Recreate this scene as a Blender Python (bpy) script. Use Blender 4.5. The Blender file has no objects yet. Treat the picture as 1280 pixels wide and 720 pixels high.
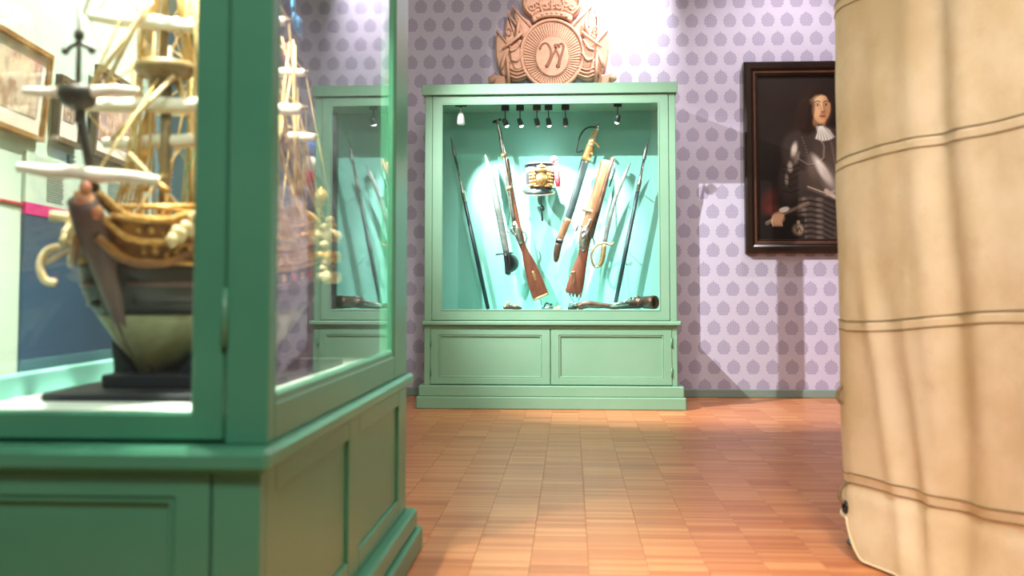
import bpy, bmesh, math, random
import numpy as np
from mathutils import Vector, Matrix

# ------------------------------------------------------------------ camera, light, exposure
SC = bpy.context.scene
COL = SC.collection
random.seed(7)
R = math.radians

cam_d = bpy.data.cameras.new('camera')
cam = bpy.data.objects.new('camera', cam_d); COL.objects.link(cam); SC.camera = cam
cam_d.sensor_width = 36.0; cam_d.lens = 35.0
cam.location = (0, 0, 0.89)
cam.rotation_euler = (R(93.0), 0, R(3.36))
cam_d.shift_y = -0.05095
cam_d.clip_start = 0.02
cam_d.dof.use_dof = True; cam_d.dof.focus_distance = 7.2; cam_d.dof.aperture_fstop = 2.5

SC.view_settings.view_transform = 'Standard'
SC.view_settings.look = 'None'
SC.view_settings.exposure = 0.0
SC.view_settings.gamma = 1.0
SC.view_settings.use_curve_mapping = False

W = bpy.data.worlds.new('hall_light'); SC.world = W; W.use_nodes = True
W.node_tree.nodes['Background'].inputs[0].default_value = (1.0, 0.93, 0.86, 1)
W.node_tree.nodes['Background'].inputs[1].default_value = 0.14

def spot(name, loc, target, power, color=(1, 0.93, 0.85), size=60, blend=0.5, radius=0.03):
    d = bpy.data.lights.new(name, 'SPOT'); d.energy = power; d.color = color
    d.spot_size = R(size); d.spot_blend = blend; d.shadow_soft_size = radius
    o = bpy.data.objects.new(name, d); COL.objects.link(o); o.location = loc
    o.rotation_euler = (Vector(target) - Vector(loc)).to_track_quat('-Z', 'Y').to_euler()
    return o

def area(name, loc, target, power, sx, sy, color=(1, 0.93, 0.85)):
    d = bpy.data.lights.new(name, 'AREA'); d.energy = power; d.color = color
    d.shape = 'RECTANGLE'; d.size = sx; d.size_y = sy
    o = bpy.data.objects.new(name, d); COL.objects.link(o); o.location = loc
    o.rotation_euler = (Vector(target) - Vector(loc)).to_track_quat('-Z', 'Y').to_euler()
    return o

# track spots of the hall, with fill lights added among them
spot('track_light', (-1.92, 5.35, 3.50), (1.25, 8.2, 0.30), 1750, (1.0, 0.96, 0.98), 47, 0.8, 0.02)
spot('wall_washer', (0.62, 7.72, 4.15), (0.42, 8.25, 3.22), 420, (1.0, 0.98, 1.0), 54, 0.9, 0.05)
spot('crest_fill', (0.55, 6.1, 4.25), (-0.12, 8.2, 2.92), 300, (1.0, 0.93, 0.88), 24, 0.8, 0.03)  # unseen spot added to brighten the carved crest
spot('portrait_light', (1.85, 7.1, 4.25), (1.8, 8.25, 1.6), 185, (1.0, 0.93, 0.97), 80, 0.8, 0.02)
spot('cabinet_front_light', (-0.25, 4.0, 4.1), (-0.2, 7.4, 0.75), 330, (1.0, 0.97, 0.88), 42, 0.9, 0.10)
spot('print_fill', (-0.75, 4.3, 4.1), (-1.95, 3.7, 1.55), 1250, (1.0, 0.97, 0.88), 60, 0.9, 0.05)  # added spot that lifts the pale left wall and its prints
area('hall_fill', (0.6, 4.6, 4.3), (0.6, 4.8, 0), 100, 3.0, 3.5, (1.0, 0.90, 0.82))  # added overhead fill for the whole room, not a ceiling fixture
area('front_fill', (0.0, -1.0, 4.25), (0.0, 2.4, 0.5), 195, 1.6, 1.0, (1.0, 0.96, 0.91))  # added fill from behind the camera for surfaces facing it
spot('tent_fill', (0.85, 1.0, 3.5), (1.55, 2.2, 1.0), 470, (1.0, 0.91, 0.82), 66, 0.9, 0.15)  # added fill, placed so the near end of the canvas is brighter

# ------------------------------------------------------------------ materials
def lin(h):
    h = h.lstrip('#'); v = [int(h[i:i + 2], 16) / 255 for i in (0, 2, 4)]
    return tuple(c / 12.92 if c <= 0.04045 else ((c + 0.055) / 1.055) ** 2.4 for c in v) + (1.0,)

class NT:
    """small helper for shader graphs"""
    def __init__(s, name):
        s.m = bpy.data.materials.new(name); s.m.use_nodes = True
        s.t = s.m.node_tree; s.n = s.t.nodes; s.bsdf = s.n['Principled BSDF']
    def new(s, typ, **kw):
        o = s.n.new(typ)
        for k, v in kw.items(): setattr(o, k, v)
        return o
    def put(s, sock, v):
        if hasattr(v, 'default_value') and hasattr(v, 'is_linked') and not isinstance(v, (int, float, tuple)):
            s.t.links.new(v, sock)
        else:
            sock.default_value = v
    def math(s, op, a, b=0.0, c=0.0, clamp=False):
        o = s.new('ShaderNodeMath', operation=op); o.use_clamp = clamp
        s.put(o.inputs[0], a); s.put(o.inputs[1], b)
        if op in ('MULTIPLY_ADD', 'SMOOTH_MIN', 'SMOOTH_MAX', 'COMPARE', 'WRAP'): s.put(o.inputs[2], c)
        return o.outputs[0]
    def smooth(s, v, a, b, x=0.0, y=1.0):
        o = s.new('ShaderNodeMapRange', interpolation_type='SMOOTHSTEP')
        s.put(o.inputs['Value'], v)
        for k, q in zip(('From Min', 'From Max', 'To Min', 'To Max'), (a, b, x, y)): o.inputs[k].default_value = q
        return o.outputs['Result']
    def mix(s, f, a, b, blend='MIX'):
        o = s.new('ShaderNodeMix', data_type='RGBA', blend_type=blend)
        s.put(o.inputs[0], f); s.put(o.inputs[6], a); s.put(o.inputs[7], b)
        return o.outputs[2]
    def pos(s):
        g = s.new('ShaderNodeNewGeometry'); x = s.new('ShaderNodeSeparateXYZ'); s.t.links.new(g.outputs['Position'], x.inputs[0])
        return g.outputs['Position'], x.outputs[0], x.outputs[1], x.outputs[2]
    def objco(s):
        return s.new('ShaderNodeTexCoord').outputs['Object']
    def xyz(s, x, y, z):
        c = s.new('ShaderNodeCombineXYZ')
        for k, v in enumerate((x, y, z)): s.put(c.inputs[k], v)
        return c.outputs[0]
    def scale(s, v, sc):
        o = s.new('ShaderNodeMapping'); s.t.links.new(v, o.inputs[0]); o.inputs['Scale'].default_value = sc
        return o.outputs[0]
    def noise(s, v, scale, detail=4.0, rough=0.55):
        o = s.new('ShaderNodeTexNoise'); s.t.links.new(v, o.inputs['Vector'])
        o.inputs['Scale'].default_value = scale; o.inputs['Detail'].default_value = detail; o.inputs['Roughness'].default_value = rough
        return o.outputs['Fac']
    def bump(s, h, strength=0.2, dist=0.01):
        o = s.new('ShaderNodeBump'); s.t.links.new(h, o.inputs['Height'])
        o.inputs['Strength'].default_value = strength; o.inputs['Distance'].default_value = dist
        s.t.links.new(o.outputs[0], s.bsdf.inputs['Normal'])
    def base(s, c): s.put(s.bsdf.inputs['Base Color'], c)

def mat(name, h1, h2=None, rough=0.5, metal=0.0, nscale=12.0, stretch=(1, 1, 1), bump=0.0, spec=0.5, emit=0.0):
    k = NT(name); c1 = lin(h1); k.bsdf.inputs['Roughness'].default_value = rough
    k.bsdf.inputs['Metallic'].default_value = metal; k.bsdf.inputs['Specular IOR Level'].default_value = spec
    if h2 or bump:
        f = k.noise(k.scale(k.objco(), stretch), nscale)
        if h2: k.base(k.mix(k.smooth(f, 0.3, 0.7), c1, lin(h2)))
        else: k.base(c1)
        if bump: k.bump(f, bump, 0.004)
    else: k.base(c1)
    if emit:
        k.bsdf.inputs['Emission Color'].default_value = c1; k.bsdf.inputs['Emission Strength'].default_value = emit
    return k.m

M = {}
M['green'] = mat('green_paint', '#749f82', '#7aa388', 0.38, nscale=3, bump=0.03)
M['green_near'] = mat('green_paint_deep', '#3f8467', '#478b6d', 0.32, nscale=3, bump=0.03)
M['mint'] = mat('mint_board', '#84c8bb', '#7cc1b4', 0.7, nscale=2)
M['white_board'] = mat('white_board', '#dfe9e0', '#d3e3da', 0.6, nscale=6)
M['black'] = mat('black_metal', '#161718', None, 0.4)
M['chrome'] = mat('chrome', '#d8d8d8', None, 0.2, 1.0)
M['steel'] = mat('old_steel', '#b9b7ae', '#8c8a82', 0.32, 1.0, nscale=30)
M['blade'] = mat('blade_steel', '#8d948f', '#6d7570', 0.4, 0.7, nscale=20)
M['brass'] = mat('brass', '#c9a878', '#a9875a', 0.35, 0.8, nscale=25)
M['gilt'] = mat('gilt_brass', '#b8925a', '#96713c', 0.5, 0.4, nscale=40, bump=0.3)
M['walnut'] = mat('walnut_stock', '#552a1b', '#6e3b27', 0.35, nscale=9, stretch=(4, 4, 1), bump=0.05)
M['walnut_light'] = mat('fruitwood_stock', '#765236', '#5c3e26', 0.35, nscale=9, stretch=(4, 4, 1), bump=0.05)
M['leather'] = mat('dark_leather', '#1d2a2a', '#263634', 0.4, nscale=14)
M['dark_tube'] = mat('dark_scabbard', '#15282b', '#1c3336', 0.35, nscale=10)
M['copper'] = mat('brown_copper', '#63493a', '#4b382d', 0.4, 0.7, nscale=22, bump=0.2)
M['felt'] = mat('black_felt', '#23262b', '#2c2f33', 0.85, nscale=50)
M['red'] = mat('red_wool', '#b02f3a', '#c8484c', 0.9, nscale=80, bump=0.6)
M['carved'] = mat('carved_wood', '#c9967d', '#d3a48a', 0.6, nscale=9, stretch=(1, 1, 3), bump=0.06)
M['carved_dark'] = mat('carved_wood_groove', '#9c6450', '#8a5745', 0.7, nscale=9)
M['ebony'] = mat('ebony_frame', '#1d1310', '#2a1b15', 0.22, nscale=5, stretch=(1, 1, 1))
M['ebony_brown'] = mat('brown_frame_moulding', '#4a3126', '#5a3b2d', 0.22, nscale=8)
M['stitch'] = mat('seam_thread', '#8a6c45', '#7a5c3a', 0.9, nscale=60)
M['rope'] = mat('hemp_rope', '#8a7050', '#6d583e', 0.9, nscale=80)
M['zinc'] = mat('zinc', '#8d8d8c', '#777775', 0.5, 0.6, nscale=20)
M['ship_wood'] = mat('ship_gold_wood', '#96641f', '#5e3815', 0.4, nscale=22, stretch=(1, 0.3, 1), bump=0.1)
M['ship_dark'] = mat('ship_dark_hull', '#12150f', '#1c1a14', 0.5, nscale=20)
M['ship_bottom'] = mat('ship_bottom', '#8e9476', '#6a6238', 0.5, nscale=7)
M['ship_stem'] = mat('ship_stem_timber', '#4b3534', '#5d4638', 0.55, nscale=14)
M['ship_gold'] = mat('ship_gilding', '#cfa760', '#ad7f3c', 0.4, 0.4, nscale=60, bump=0.4)
M['ship_figure'] = mat('painted_figurehead', '#a8543c', '#c99a6a', 0.5, nscale=45)
M['ship_cream'] = mat('ship_cream_carving', '#d8c49c', '#c2a878', 0.5, nscale=50, bump=0.4)
M['ship_mast'] = mat('ship_spar', '#8f7a4f', '#6e5c3a', 0.5, nscale=20)
M['ship_mast_dark'] = mat('ship_dark_spar', '#3d3a2c', '#2f2d22', 0.5, nscale=20)
M['sail'] = mat('furled_sail', '#efe9da', '#e2d9c4', 0.8, nscale=18, bump=0.3)
M['rigging'] = mat('ship_rigging', '#d7bd84', '#c2a468', 0.8, nscale=30)
M['flag_red'] = mat('flag_red', '#b8343c', None, 0.8)
M['flag_white'] = mat('flag_white', '#e8e6e2', None, 0.8)
M['flag_blue'] = mat('flag_blue', '#3566a8', None, 0.8)
M['flag_sky'] = mat('flag_sky_blue', '#2f8fd6', '#58a8e4', 0.7, nscale=40)
M['stand'] = mat('stand_lacquer', '#0b131b', '#0f1922', 0.55, nscale=10)
M['pale_green'] = mat('pale_green_wall', '#c9dccb', '#c2d7c6', 0.8, nscale=1.5)
M['navy'] = mat('navy_panel', '#2f4f6c', '#2a4763', 0.6, nscale=2)
M['sky_panel'] = mat('teal_blue_panel', '#93b5ba', '#6f9bb0', 0.6, nscale=1.4)
M['magenta'] = mat('magenta_print', '#d6257e', None, 0.6)
M['print_grey'] = mat('grey_print', '#6d7f78', None, 0.8)
M['oak_frame'] = mat('gold_oak_frame', '#b07f3c', '#9a6a2e', 0.4, nscale=20, stretch=(1, 1, 4))
M['brown_frame'] = mat('brown_wood_frame', '#7a6144', '#6a5238', 0.4, nscale=20)
M['mat_white'] = mat('mount_card', '#ece6da', None, 0.9)
M['ceiling'] = mat('ceiling_dark', '#5d5a58', '#555250', 0.9, nscale=2)
M['plain_wall'] = mat('plain_wall', '#c9bdc4', '#c3b7bf', 0.9, nscale=2)
M['grey_green'] = mat('grey_green_skirting', '#7d8f84', '#76887e', 0.5, nscale=3)
M['slate'] = mat('slate_green_panel', '#2e3c3c', '#324242', 0.8, nscale=2)
M['lens_on'] = mat('lamp_lens_lit', '#f4fff8', None, 0.3, emit=14)
M['lamp_glass'] = mat('lamp_frosted_glass', '#e9ecea', None, 0.25)
M['slab'] = mat('joint_dark', '#84502f', '#784628', 0.8, nscale=8)
M['hinge'] = mat('painted_hinge', '#4d8a6c', None, 0.35)

def glass_mat():
    k = NT('clear_glass'); k.n.remove(k.bsdf)
    out = k.n['Material Output']
    g = k.new('ShaderNodeNewGeometry')
    ior = k.math('MULTIPLY_ADD', g.outputs['Backfacing'], 1 / 1.5 - 1.5, 1.5)
    f = k.new('ShaderNodeFresnel'); k.t.links.new(ior, f.inputs[0])
    tr = k.new('ShaderNodeBsdfTransparent'); tr.inputs[0].default_value = (0.965, 0.985, 0.975, 1)
    gl = k.new('ShaderNodeBsdfGlossy'); gl.inputs['Roughness'].default_value = 0.0
    mx = k.new('ShaderNodeMixShader'); k.t.links.new(f.outputs[0], mx.inputs[0])
    k.t.links.new(tr.outputs[0], mx.inputs[1]); k.t.links.new(gl.outputs[0], mx.inputs[2])
    k.t.links.new(mx.outputs[0], out.inputs[0])
    return k.m
M['glass'] = glass_mat()

def wallpaper_mat():
    k = NT('lilac_artichoke_wallpaper')
    P, x, y, z = k.pos()
    SX, SZ = 0.1565, 0.1590
    row = k.math('DIVIDE', k.math('SUBTRACT', z, 0.888 - 0.5 * SZ), SZ)
    ri = k.math('FLOOR', row)
    v = k.math('SUBTRACT', k.math('SUBTRACT', row, ri), 0.5)
    odd = k.math('MULTIPLY', k.math('FLOORED_MODULO', ri, 2.0), 0.5)
    cu = k.math('ADD', k.math('DIVIDE', k.math('SUBTRACT', x, 1.169 - 0.5 * SX), SX), odd)
    ci = k.math('FLOOR', cu)
    u = k.math('SUBTRACT', k.math('SUBTRACT', cu, ci), 0.5)
    # outline: an artichoke head, broad low down, scalloped, with two leaf tips at the foot
    vv = k.math('ADD', v, 0.06)
    ang = k.math('ARCTAN2', u, vv)
    rad = k.math('SQRT', k.math('ADD', k.math('MULTIPLY', u, u), k.math('MULTIPLY', k.math('MULTIPLY', vv, vv), 0.80)))
    scal = k.math('ABSOLUTE', k.math('SINE', k.math('MULTIPLY', ang, 5.5)))
    lim = k.math('MULTIPLY_ADD', scal, 0.045, 0.315)
    lim = k.math('SUBTRACT', lim, k.math('MULTIPLY', k.smooth(vv, 0.05, 0.42), 0.02))
    inside = k.smooth(k.math('SUBTRACT', lim, rad), -0.012, 0.012)
    cut = k.smooth(v, -0.40, -0.37)
    tip = k.math('SUBTRACT', 0.055, k.math('ADD', k.math('ABSOLUTE', u), k.math('MULTIPLY', k.math('SUBTRACT', v, 0.30), 0.5)))
    tip = k.math('MULTIPLY', k.smooth(tip, -0.01, 0.01), k.smooth(v, 0.25, 0.27))
    shape = k.math('MAXIMUM', k.math('MULTIPLY', inside, cut), tip)
    # fan of leaves inside
    fa = k.math('ARCTAN2', u, k.math('ADD', v, 0.52))
    fan = k.math('ABSOLUTE', k.math('SINE', k.math('MULTIPLY', fa, 17.0)))
    ring = k.math('ABSOLUTE', k.math('SINE', k.math('MULTIPLY_ADD', rad, 26.0, k.math('MULTIPLY', scal, -1.2))))
    leaf = k.smooth(k.math('MULTIPLY', fan, ring), 0.05, 0.45, 1.0, 0.62)
    f = k.math('MULTIPLY', shape, leaf)
    weave = k.noise(k.scale(P, (1, 1, 1)), 90, 2)
    ground = k.mix(weave, lin('#bdb4c7'), lin('#c6bdd0'))
    k.base(k.mix(k.math('MULTIPLY', f, 0.95), ground, lin('#998fa8')))
    k.bsdf.inputs['Roughness'].default_value = 0.75
    k.bump(weave, 0.05, 0.002)
    return k.m
M['wallpaper'] = wallpaper_mat()

CW, CX0, SW = 0.1885, -0.1330, 0.0236      # parquet column width, a column joint, finger width
def parquet_mat():
    k = NT('beech_finger_parquet')
    P, x, y, z = k.pos()
    ci = k.math('FLOOR', k.math('DIVIDE', k.math('SUBTRACT', x, CX0), CW))
    fi = k.math('FLOOR', k.math('DIVIDE', y, SW))
    wn = k.new('ShaderNodeTexWhiteNoise', noise_dimensions='2D'); k.t.links.new(k.xyz(ci, fi, 0.0), wn.inputs[0])
    bn = k.new('ShaderNodeTexWhiteNoise', noise_dimensions='2D')
    k.t.links.new(k.xyz(ci, k.math('FLOOR', k.math('DIVIDE', k.math('ADD', y, k.math('MULTIPLY', ci, 0.073)), 0.1888)), 0.0), bn.inputs[0])
    grain = k.noise(k.scale(P, (3, 60, 1)), 4.0, 5)
    t = k.math('ADD', k.math('MULTIPLY', wn.outputs[0], 0.50), k.math('ADD', k.math('MULTIPLY', bn.outputs[0], 0.20), k.math('MULTIPLY', grain, 0.35)))
    cr = k.new('ShaderNodeValToRGB'); k.t.links.new(t, cr.inputs[0])
    e = cr.color_ramp.elements
    e[0].position = 0.12; e[0].color = lin('#a05a30'); e[1].position = 0.95; e[1].color = lin('#d39764')
    q = e.new(0.5); q.color = lin('#b97344')
    line = k.math('ABSOLUTE', k.math('SUBTRACT', k.math('FRACT', k.math('DIVIDE', y, SW)), 0.5))
    k.base(k.mix(k.smooth(line, 0.455, 0.5, 0.0, 0.35), cr.outputs[0], lin('#7c4526')))
    k.put(k.bsdf.inputs['Roughness'], k.smooth(grain, 0.2, 0.8, 0.30, 0.46))
    k.bump(grain, 0.04, 0.002)
    return k.m
M['parquet'] = parquet_mat()

def canvas_mat():
    k = NT('stained_tent_canvas')
    co = k.objco()
    w = k.noise(co, 420, 2); blot = k.noise(co, 2.3, 5, 0.6); fine = k.noise(co, 11, 6, 0.65)
    c = k.mix(k.smooth(blot, 0.38, 0.62), lin('#e6d2b4'), lin('#d6be98'))
    c = k.mix(k.smooth(fine, 0.56, 0.8, 0, 0.4), c, lin('#bfa67e'))
    c = k.mix(k.smooth(w, 0.3, 0.7, 0, 0.12), c, lin('#a58a63'))
    k.base(c); k.bsdf.inputs['Roughness'].default_value = 0.92
    k.bsdf.inputs['Specular IOR Level'].default_value = 0.1
    k.bump(k.math('ADD', k.math('MULTIPLY', w, 0.25), k.math('MULTIPLY', fine, 1.0)), 0.25, 0.006)
    return k.m
M['canvas'] = canvas_mat()

def print_mat(name, paper, ink, scale):
    k = NT(name); co = k.objco()
    a = k.noise(co, scale, 6, 0.7); b = k.noise(co, scale * 0.35, 3)
    c = k.mix(k.smooth(a, 0.42, 0.62), lin(ink), lin(paper)); c = k.mix(k.smooth(b, 0.5, 0.62, 0, 0.45), c, lin('#9a94a8'))
    k.base(c); k.bsdf.inputs['Roughness'].default_value = 0.7
    return k.m
M['print_a'] = print_mat('faded_landscape_print', '#e2cfb8', '#b08a72', 9)
M['print_b'] = print_mat('faded_small_print', '#dcc6ae', '#94705a', 30)
M['print_c'] = print_mat('faded_map_print', '#e0c6ae', '#b88a74', 22)

# ------------------------------------------------------------------ mesh helpers
class MB:
    def __init__(s): s.v = []; s.f = []; s.sm = []
    def add(s, vs, fs, smooth=False):
        o = len(s.v); s.v += [tuple(p) for p in vs]
        for f in fs: s.f.append(tuple(i + o for i in f)); s.sm.append(smooth)
        return s
    def box(s, x0, x1, y0, y1, z0, z1):
        vs = [(x, y, z) for z in (z0, z1) for y in (y0, y1) for x in (x0, x1)]
        return s.add(vs, [(0, 2, 3, 1), (4, 5, 7, 6), (0, 1, 5, 4), (2, 6, 7, 3), (0, 4, 6, 2), (1, 3, 7, 5)])
    def bbox(s, x0, x1, y0, y1, z0, z1, b=0.004):
        """box with chamfered edges"""
        bm = bmesh.new(); bmesh.ops.create_cube(bm, size=1)
        for p in bm.verts: p.co = Vector(((x0 + x1) / 2 + p.co.x * (x1 - x0), (y0 + y1) / 2 + p.co.y * (y1 - y0), (z0 + z1) / 2 + p.co.z * (z1 - z0)))
        bmesh.ops.bevel(bm, geom=bm.edges[:], offset=b, segments=1, affect='EDGES')
        bm.verts.ensure_lookup_table()
        s.add([p.co[:] for p in bm.verts], [[q.index for q in f.verts] for f in bm.faces]); bm.free()
        return s
    def ring(s, a0, a1, c0, c1, l, r, b, t, d0, d1, bev=0.003, axis='y'):
        """one mitred frame: outer a0..a1 x c0..c1, member widths left, right, bottom, top, depth d0..d1"""
        o_ = [(a0, c0), (a1, c0), (a1, c1), (a0, c1)]; i_ = [(a0 + l, c0 + b), (a1 - r, c0 + b), (a1 - r, c1 - t), (a0 + l, c1 - t)]
        bm = bmesh.new(); V = []
        for d in (d0, d1):
            for q in (o_, i_): V.append([bm.verts.new((u, d, w) if axis == 'y' else (d, u, w)) for u, w in q])
        for k in range(4):
            m = (k + 1) % 4
            bm.faces.new((V[0][k], V[0][m], V[1][m], V[1][k])); bm.faces.new((V[2][k], V[3][k], V[3][m], V[2][m]))
            bm.faces.new((V[0][k], V[2][k], V[2][m], V[0][m])); bm.faces.new((V[1][k], V[1][m], V[3][m], V[3][k]))
        rim = [e for e in bm.edges if not any(v in V[0] + V[2] for v in e.verts) or not any(v in V[1] + V[3] for v in e.verts)]
        bmesh.ops.bevel(bm, geom=rim, offset=bev, segments=1, affect='EDGES')
        bm.verts.index_update(); bm.verts.ensure_lookup_table()
        s.add([p.co[:] for p in bm.verts], [[q.index for q in f.verts] for f in bm.faces]); bm.free()
        return s
    def tube(s, pts, r, n=8, cap=True, smooth=True):
        pts = [Vector(p) for p in pts]; m = len(pts)
        rs = r if isinstance(r, (list, tuple)) else [r] * m
        vs = []; up = None
        for i, p in enumerate(pts):
            t = (pts[min(i + 1, m - 1)] - pts[max(i - 1, 0)])
            t = t.normalized() if t.length > 1e-9 else Vector((0, 0, 1))
            if up is None:
                up = Vector((0, 0, 1)) if abs(t.z) < 0.9 else Vector((1, 0, 0))
            a = (up - t * up.dot(t)).normalized(); b = t.cross(a); up = a
            for j in range(n):
                q = 2 * math.pi * j / n
                vs.append(p + (a * math.cos(q) + b * math.sin(q)) * rs[i])
        fs = [(i * n + j, i * n + (j + 1) % n, (i + 1) * n + (j + 1) % n, (i + 1) * n + j) for i in range(m - 1) for j in range(n)]
        if cap: fs += [tuple(range(n - 1, -1, -1)), tuple((m - 1) * n + j for j in range(n))]
        return s.add(vs, fs, smooth)
    def lathe(s, prof, n=24, o=(0, 0, 0), axis=(0, 0, 1), smooth=True):
        ax = Vector(axis).normalized(); q = Vector((0, 0, 1)).rotation_difference(ax); o = Vector(o); m = len(prof)
        vs = [o + q @ Vector((r * math.cos(2 * math.pi * j / n), r * math.sin(2 * math.pi * j / n), z)) for r, z in prof for j in range(n)]
        fs = [(i * n + j, i * n + (j + 1) % n, (i + 1) * n + (j + 1) % n, (i + 1) * n + j) for i in range(m - 1) for j in range(n)]
        if prof[0][0] > 1e-6: fs.append(tuple(range(n - 1, -1, -1)))
        if prof[-1][0] > 1e-6: fs.append(tuple((m - 1) * n + j for j in range(n)))
        return s.add(vs, fs, smooth)
    def ball(s, c, rx, ry=None, rz=None, n=12, m=8):
        ry = ry or rx; rz = rz or rx
        vs = [(c[0] + rx * math.sin(math.pi * i / m) * math.cos(2 * math.pi * j / n), c[1] + ry * math.sin(math.pi * i / m) * math.sin(2 * math.pi * j / n), c[2] + rz * math.cos(math.pi * i / m)) for i in range(m + 1) for j in range(n)]
        fs = [(i * n + j, (i + 1) * n + j, (i + 1) * n + (j + 1) % n, i * n + (j + 1) % n) for i in range(m) for j in range(n)]
        return s.add(vs, fs, True)
    def loft(s, st, y=0.0, n=12, e=1.0, smooth=True):
        """rod of elliptic section lying in an upright plane: stations (x, z, half width in the plane, half depth[, dy])"""
        m = len(st); vs = []
        for i, q in enumerate(st):
            a, b = st[max(i - 1, 0)], st[min(i + 1, m - 1)]
            t = Vector((b[0] - a[0], b[1] - a[1])).normalized(); nx, nz = -t.y, t.x
            for j in range(n):
                an = 2 * math.pi * j / n; c, d = math.cos(an), math.sin(an)
                c = math.copysign(abs(c) ** e, c); d = math.copysign(abs(d) ** e, d)
                vs.append((q[0] + nx * q[2] * c, y + (q[4] if len(q) > 4 else 0) + q[3] * d, q[1] + nz * q[2] * c))
        fs = [(i * n + j, i * n + (j + 1) % n, (i + 1) * n + (j + 1) % n, (i + 1) * n + j) for i in range(m - 1) for j in range(n)]
        fs += [tuple(range(n - 1, -1, -1)), tuple((m - 1) * n + j for j in range(n))]
        return s.add(vs, fs, smooth)
    def plate(s, outline, y0, y1, bevel=0.0):
        """outline (x, z) made thick from y1 (back) to y0 (front), the front edge chamfered"""
        ar = sum(outline[i][0] * outline[(i + 1) % len(outline)][1] - outline[(i + 1) % len(outline)][0] * outline[i][1] for i in range(len(outline)))
        if ar < 0: outline = outline[::-1]
        n = len(outline); rings = [[(x, y1, z) for x, z in outline], [(x, y0 + bevel, z) for x, z in outline]]
        if bevel:
            ins = []
            for i in range(n):
                a, b, c = Vector(outline[i - 1]), Vector(outline[i]), Vector(outline[(i + 1) % n])
                d1 = (b - a).normalized() if (b - a).length > 1e-9 else Vector((1, 0)); d2 = (c - b).normalized() if (c - b).length > 1e-9 else d1
                nn = Vector((-d1.y - d2.y, d1.x + d2.x)); nn = nn.normalized() if nn.length > 1e-6 else Vector((-d1.y, d1.x))
                p = b + nn * bevel; ins.append((p.x, y0, p.y))
            rings.append(ins)
        vs = [p for r_ in rings for p in r_]
        fs = [(k * n + i, k * n + (i + 1) % n, (k + 1) * n + (i + 1) % n, (k + 1) * n + i) for k in range(len(rings) - 1) for i in range(n)]
        fs.append(tuple((len(rings) - 1) * n + i for i in range(n))); fs.append(tuple(range(n - 1, -1, -1)))
        return s.add(vs, fs)
    def grid(s, P, smooth=True):
        """P[i][j] points"""
        a, b = len(P), len(P[0])
        return s.add([p for r_ in P for p in r_], [(i * b + j, i * b + j + 1, (i + 1) * b + j + 1, (i + 1) * b + j) for i in range(a - 1) for j in range(b - 1)], smooth)
    def mesh(s, name):
        me = bpy.data.meshes.new(name); me.from_pydata(s.v, [], s.f)
        me.polygons.foreach_set('use_smooth', s.sm); me.update(); return me
    def build(s, name, m, parent=None, kind=None):
        bm = bmesh.new(); me = s.mesh(name); bm.from_mesh(me); bmesh.ops.recalc_face_normals(bm, faces=bm.faces[:]); bm.to_mesh(me); bm.free()
        me.materials.append(M[m] if isinstance(m, str) else m)
        o = bpy.data.objects.new(name, me); COL.objects.link(o)
        if parent is not None:
            o.parent = parent; o.matrix_parent_inverse = PINV.get(parent.name, Matrix.Identity(4))
        if kind: o['kind'] = kind
        return o

PINV = {}
def tag(o, label, cat, group=None):
    o['label'] = label; o['category'] = cat
    if group: o['group'] = group
    return o
def thing(name, label, cat, loc, group=None, local=False):
    """an Empty at the base of a thing; its parts are modelled in room coordinates unless local"""
    o = bpy.data.objects.new(name, None); COL.objects.link(o); o.location = loc; o.empty_display_size = 0.05
    if not local: PINV[o.name] = Matrix.Translation(Vector(loc)).inverted()
    return tag(o, label, cat, group)
def struct(o): o['kind'] = 'structure'; return o
def clone(root, loc, label=None):
    r_ = root.copy(); COL.objects.link(r_); r_.location = loc
    if label: r_['label'] = label
    for ch in root.children:
        c = ch.copy(); COL.objects.link(c); c.parent = r_; c.matrix_parent_inverse = ch.matrix_parent_inverse.copy()
        for g in ch.children:
            d = g.copy(); COL.objects.link(d); d.parent = c; d.matrix_parent_inverse = g.matrix_parent_inverse.copy()
    return r_
def mir(pts, cx): return [(2 * cx - x, z) for x, z in pts]
def ell(cx, cz, rx, rz, n=48, a0=0, a1=2 * math.pi):
    return [(cx + rx * math.cos(a0 + (a1 - a0) * i / n), cz + rz * math.sin(a0 + (a1 - a0) * i / n)) for i in range(n)]
def spline(pts, k=6):
    """Catmull-Rom through points of any dimension"""
    P = [np.array(p, float) for p in pts]; P = [2 * P[0] - P[1]] + P + [2 * P[-1] - P[-2]]; out = []
    for i in range(1, len(P) - 2):
        for j in range(k):
            t = j / k
            out.append(0.5 * (2 * P[i] + (P[i + 1] - P[i - 1]) * t + (2 * P[i - 1] - 5 * P[i] + 4 * P[i + 1] - P[i + 2]) * t * t + (3 * P[i] - P[i - 1] - 3 * P[i + 1] + P[i + 2]) * t ** 3))
    out.append(P[-2]); return [tuple(float(c) for c in q) for q in out]

# ------------------------------------------------------------------ the room
YW = 8.25
struct(MB().box(-2.6, 5.2, YW, YW + 0.15, 0, 4.4).build('wall_back', 'wallpaper'))
bb = MB(); bb.bbox(-2.45, 5.2, YW - 0.018, YW, 0, 0.067, 0.005)
struct(bb.build('baseboard_back', 'grey_green'))
struct(MB().box(5.2, 5.35, -3.0, YW + 0.15, 0, 4.4).build('wall_right', 'plain_wall'))
struct(MB().box(-3.4, 5.4, -3.0, YW + 0.2, 4.4, 4.5).build('ceiling', 'ceiling'))

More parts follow.
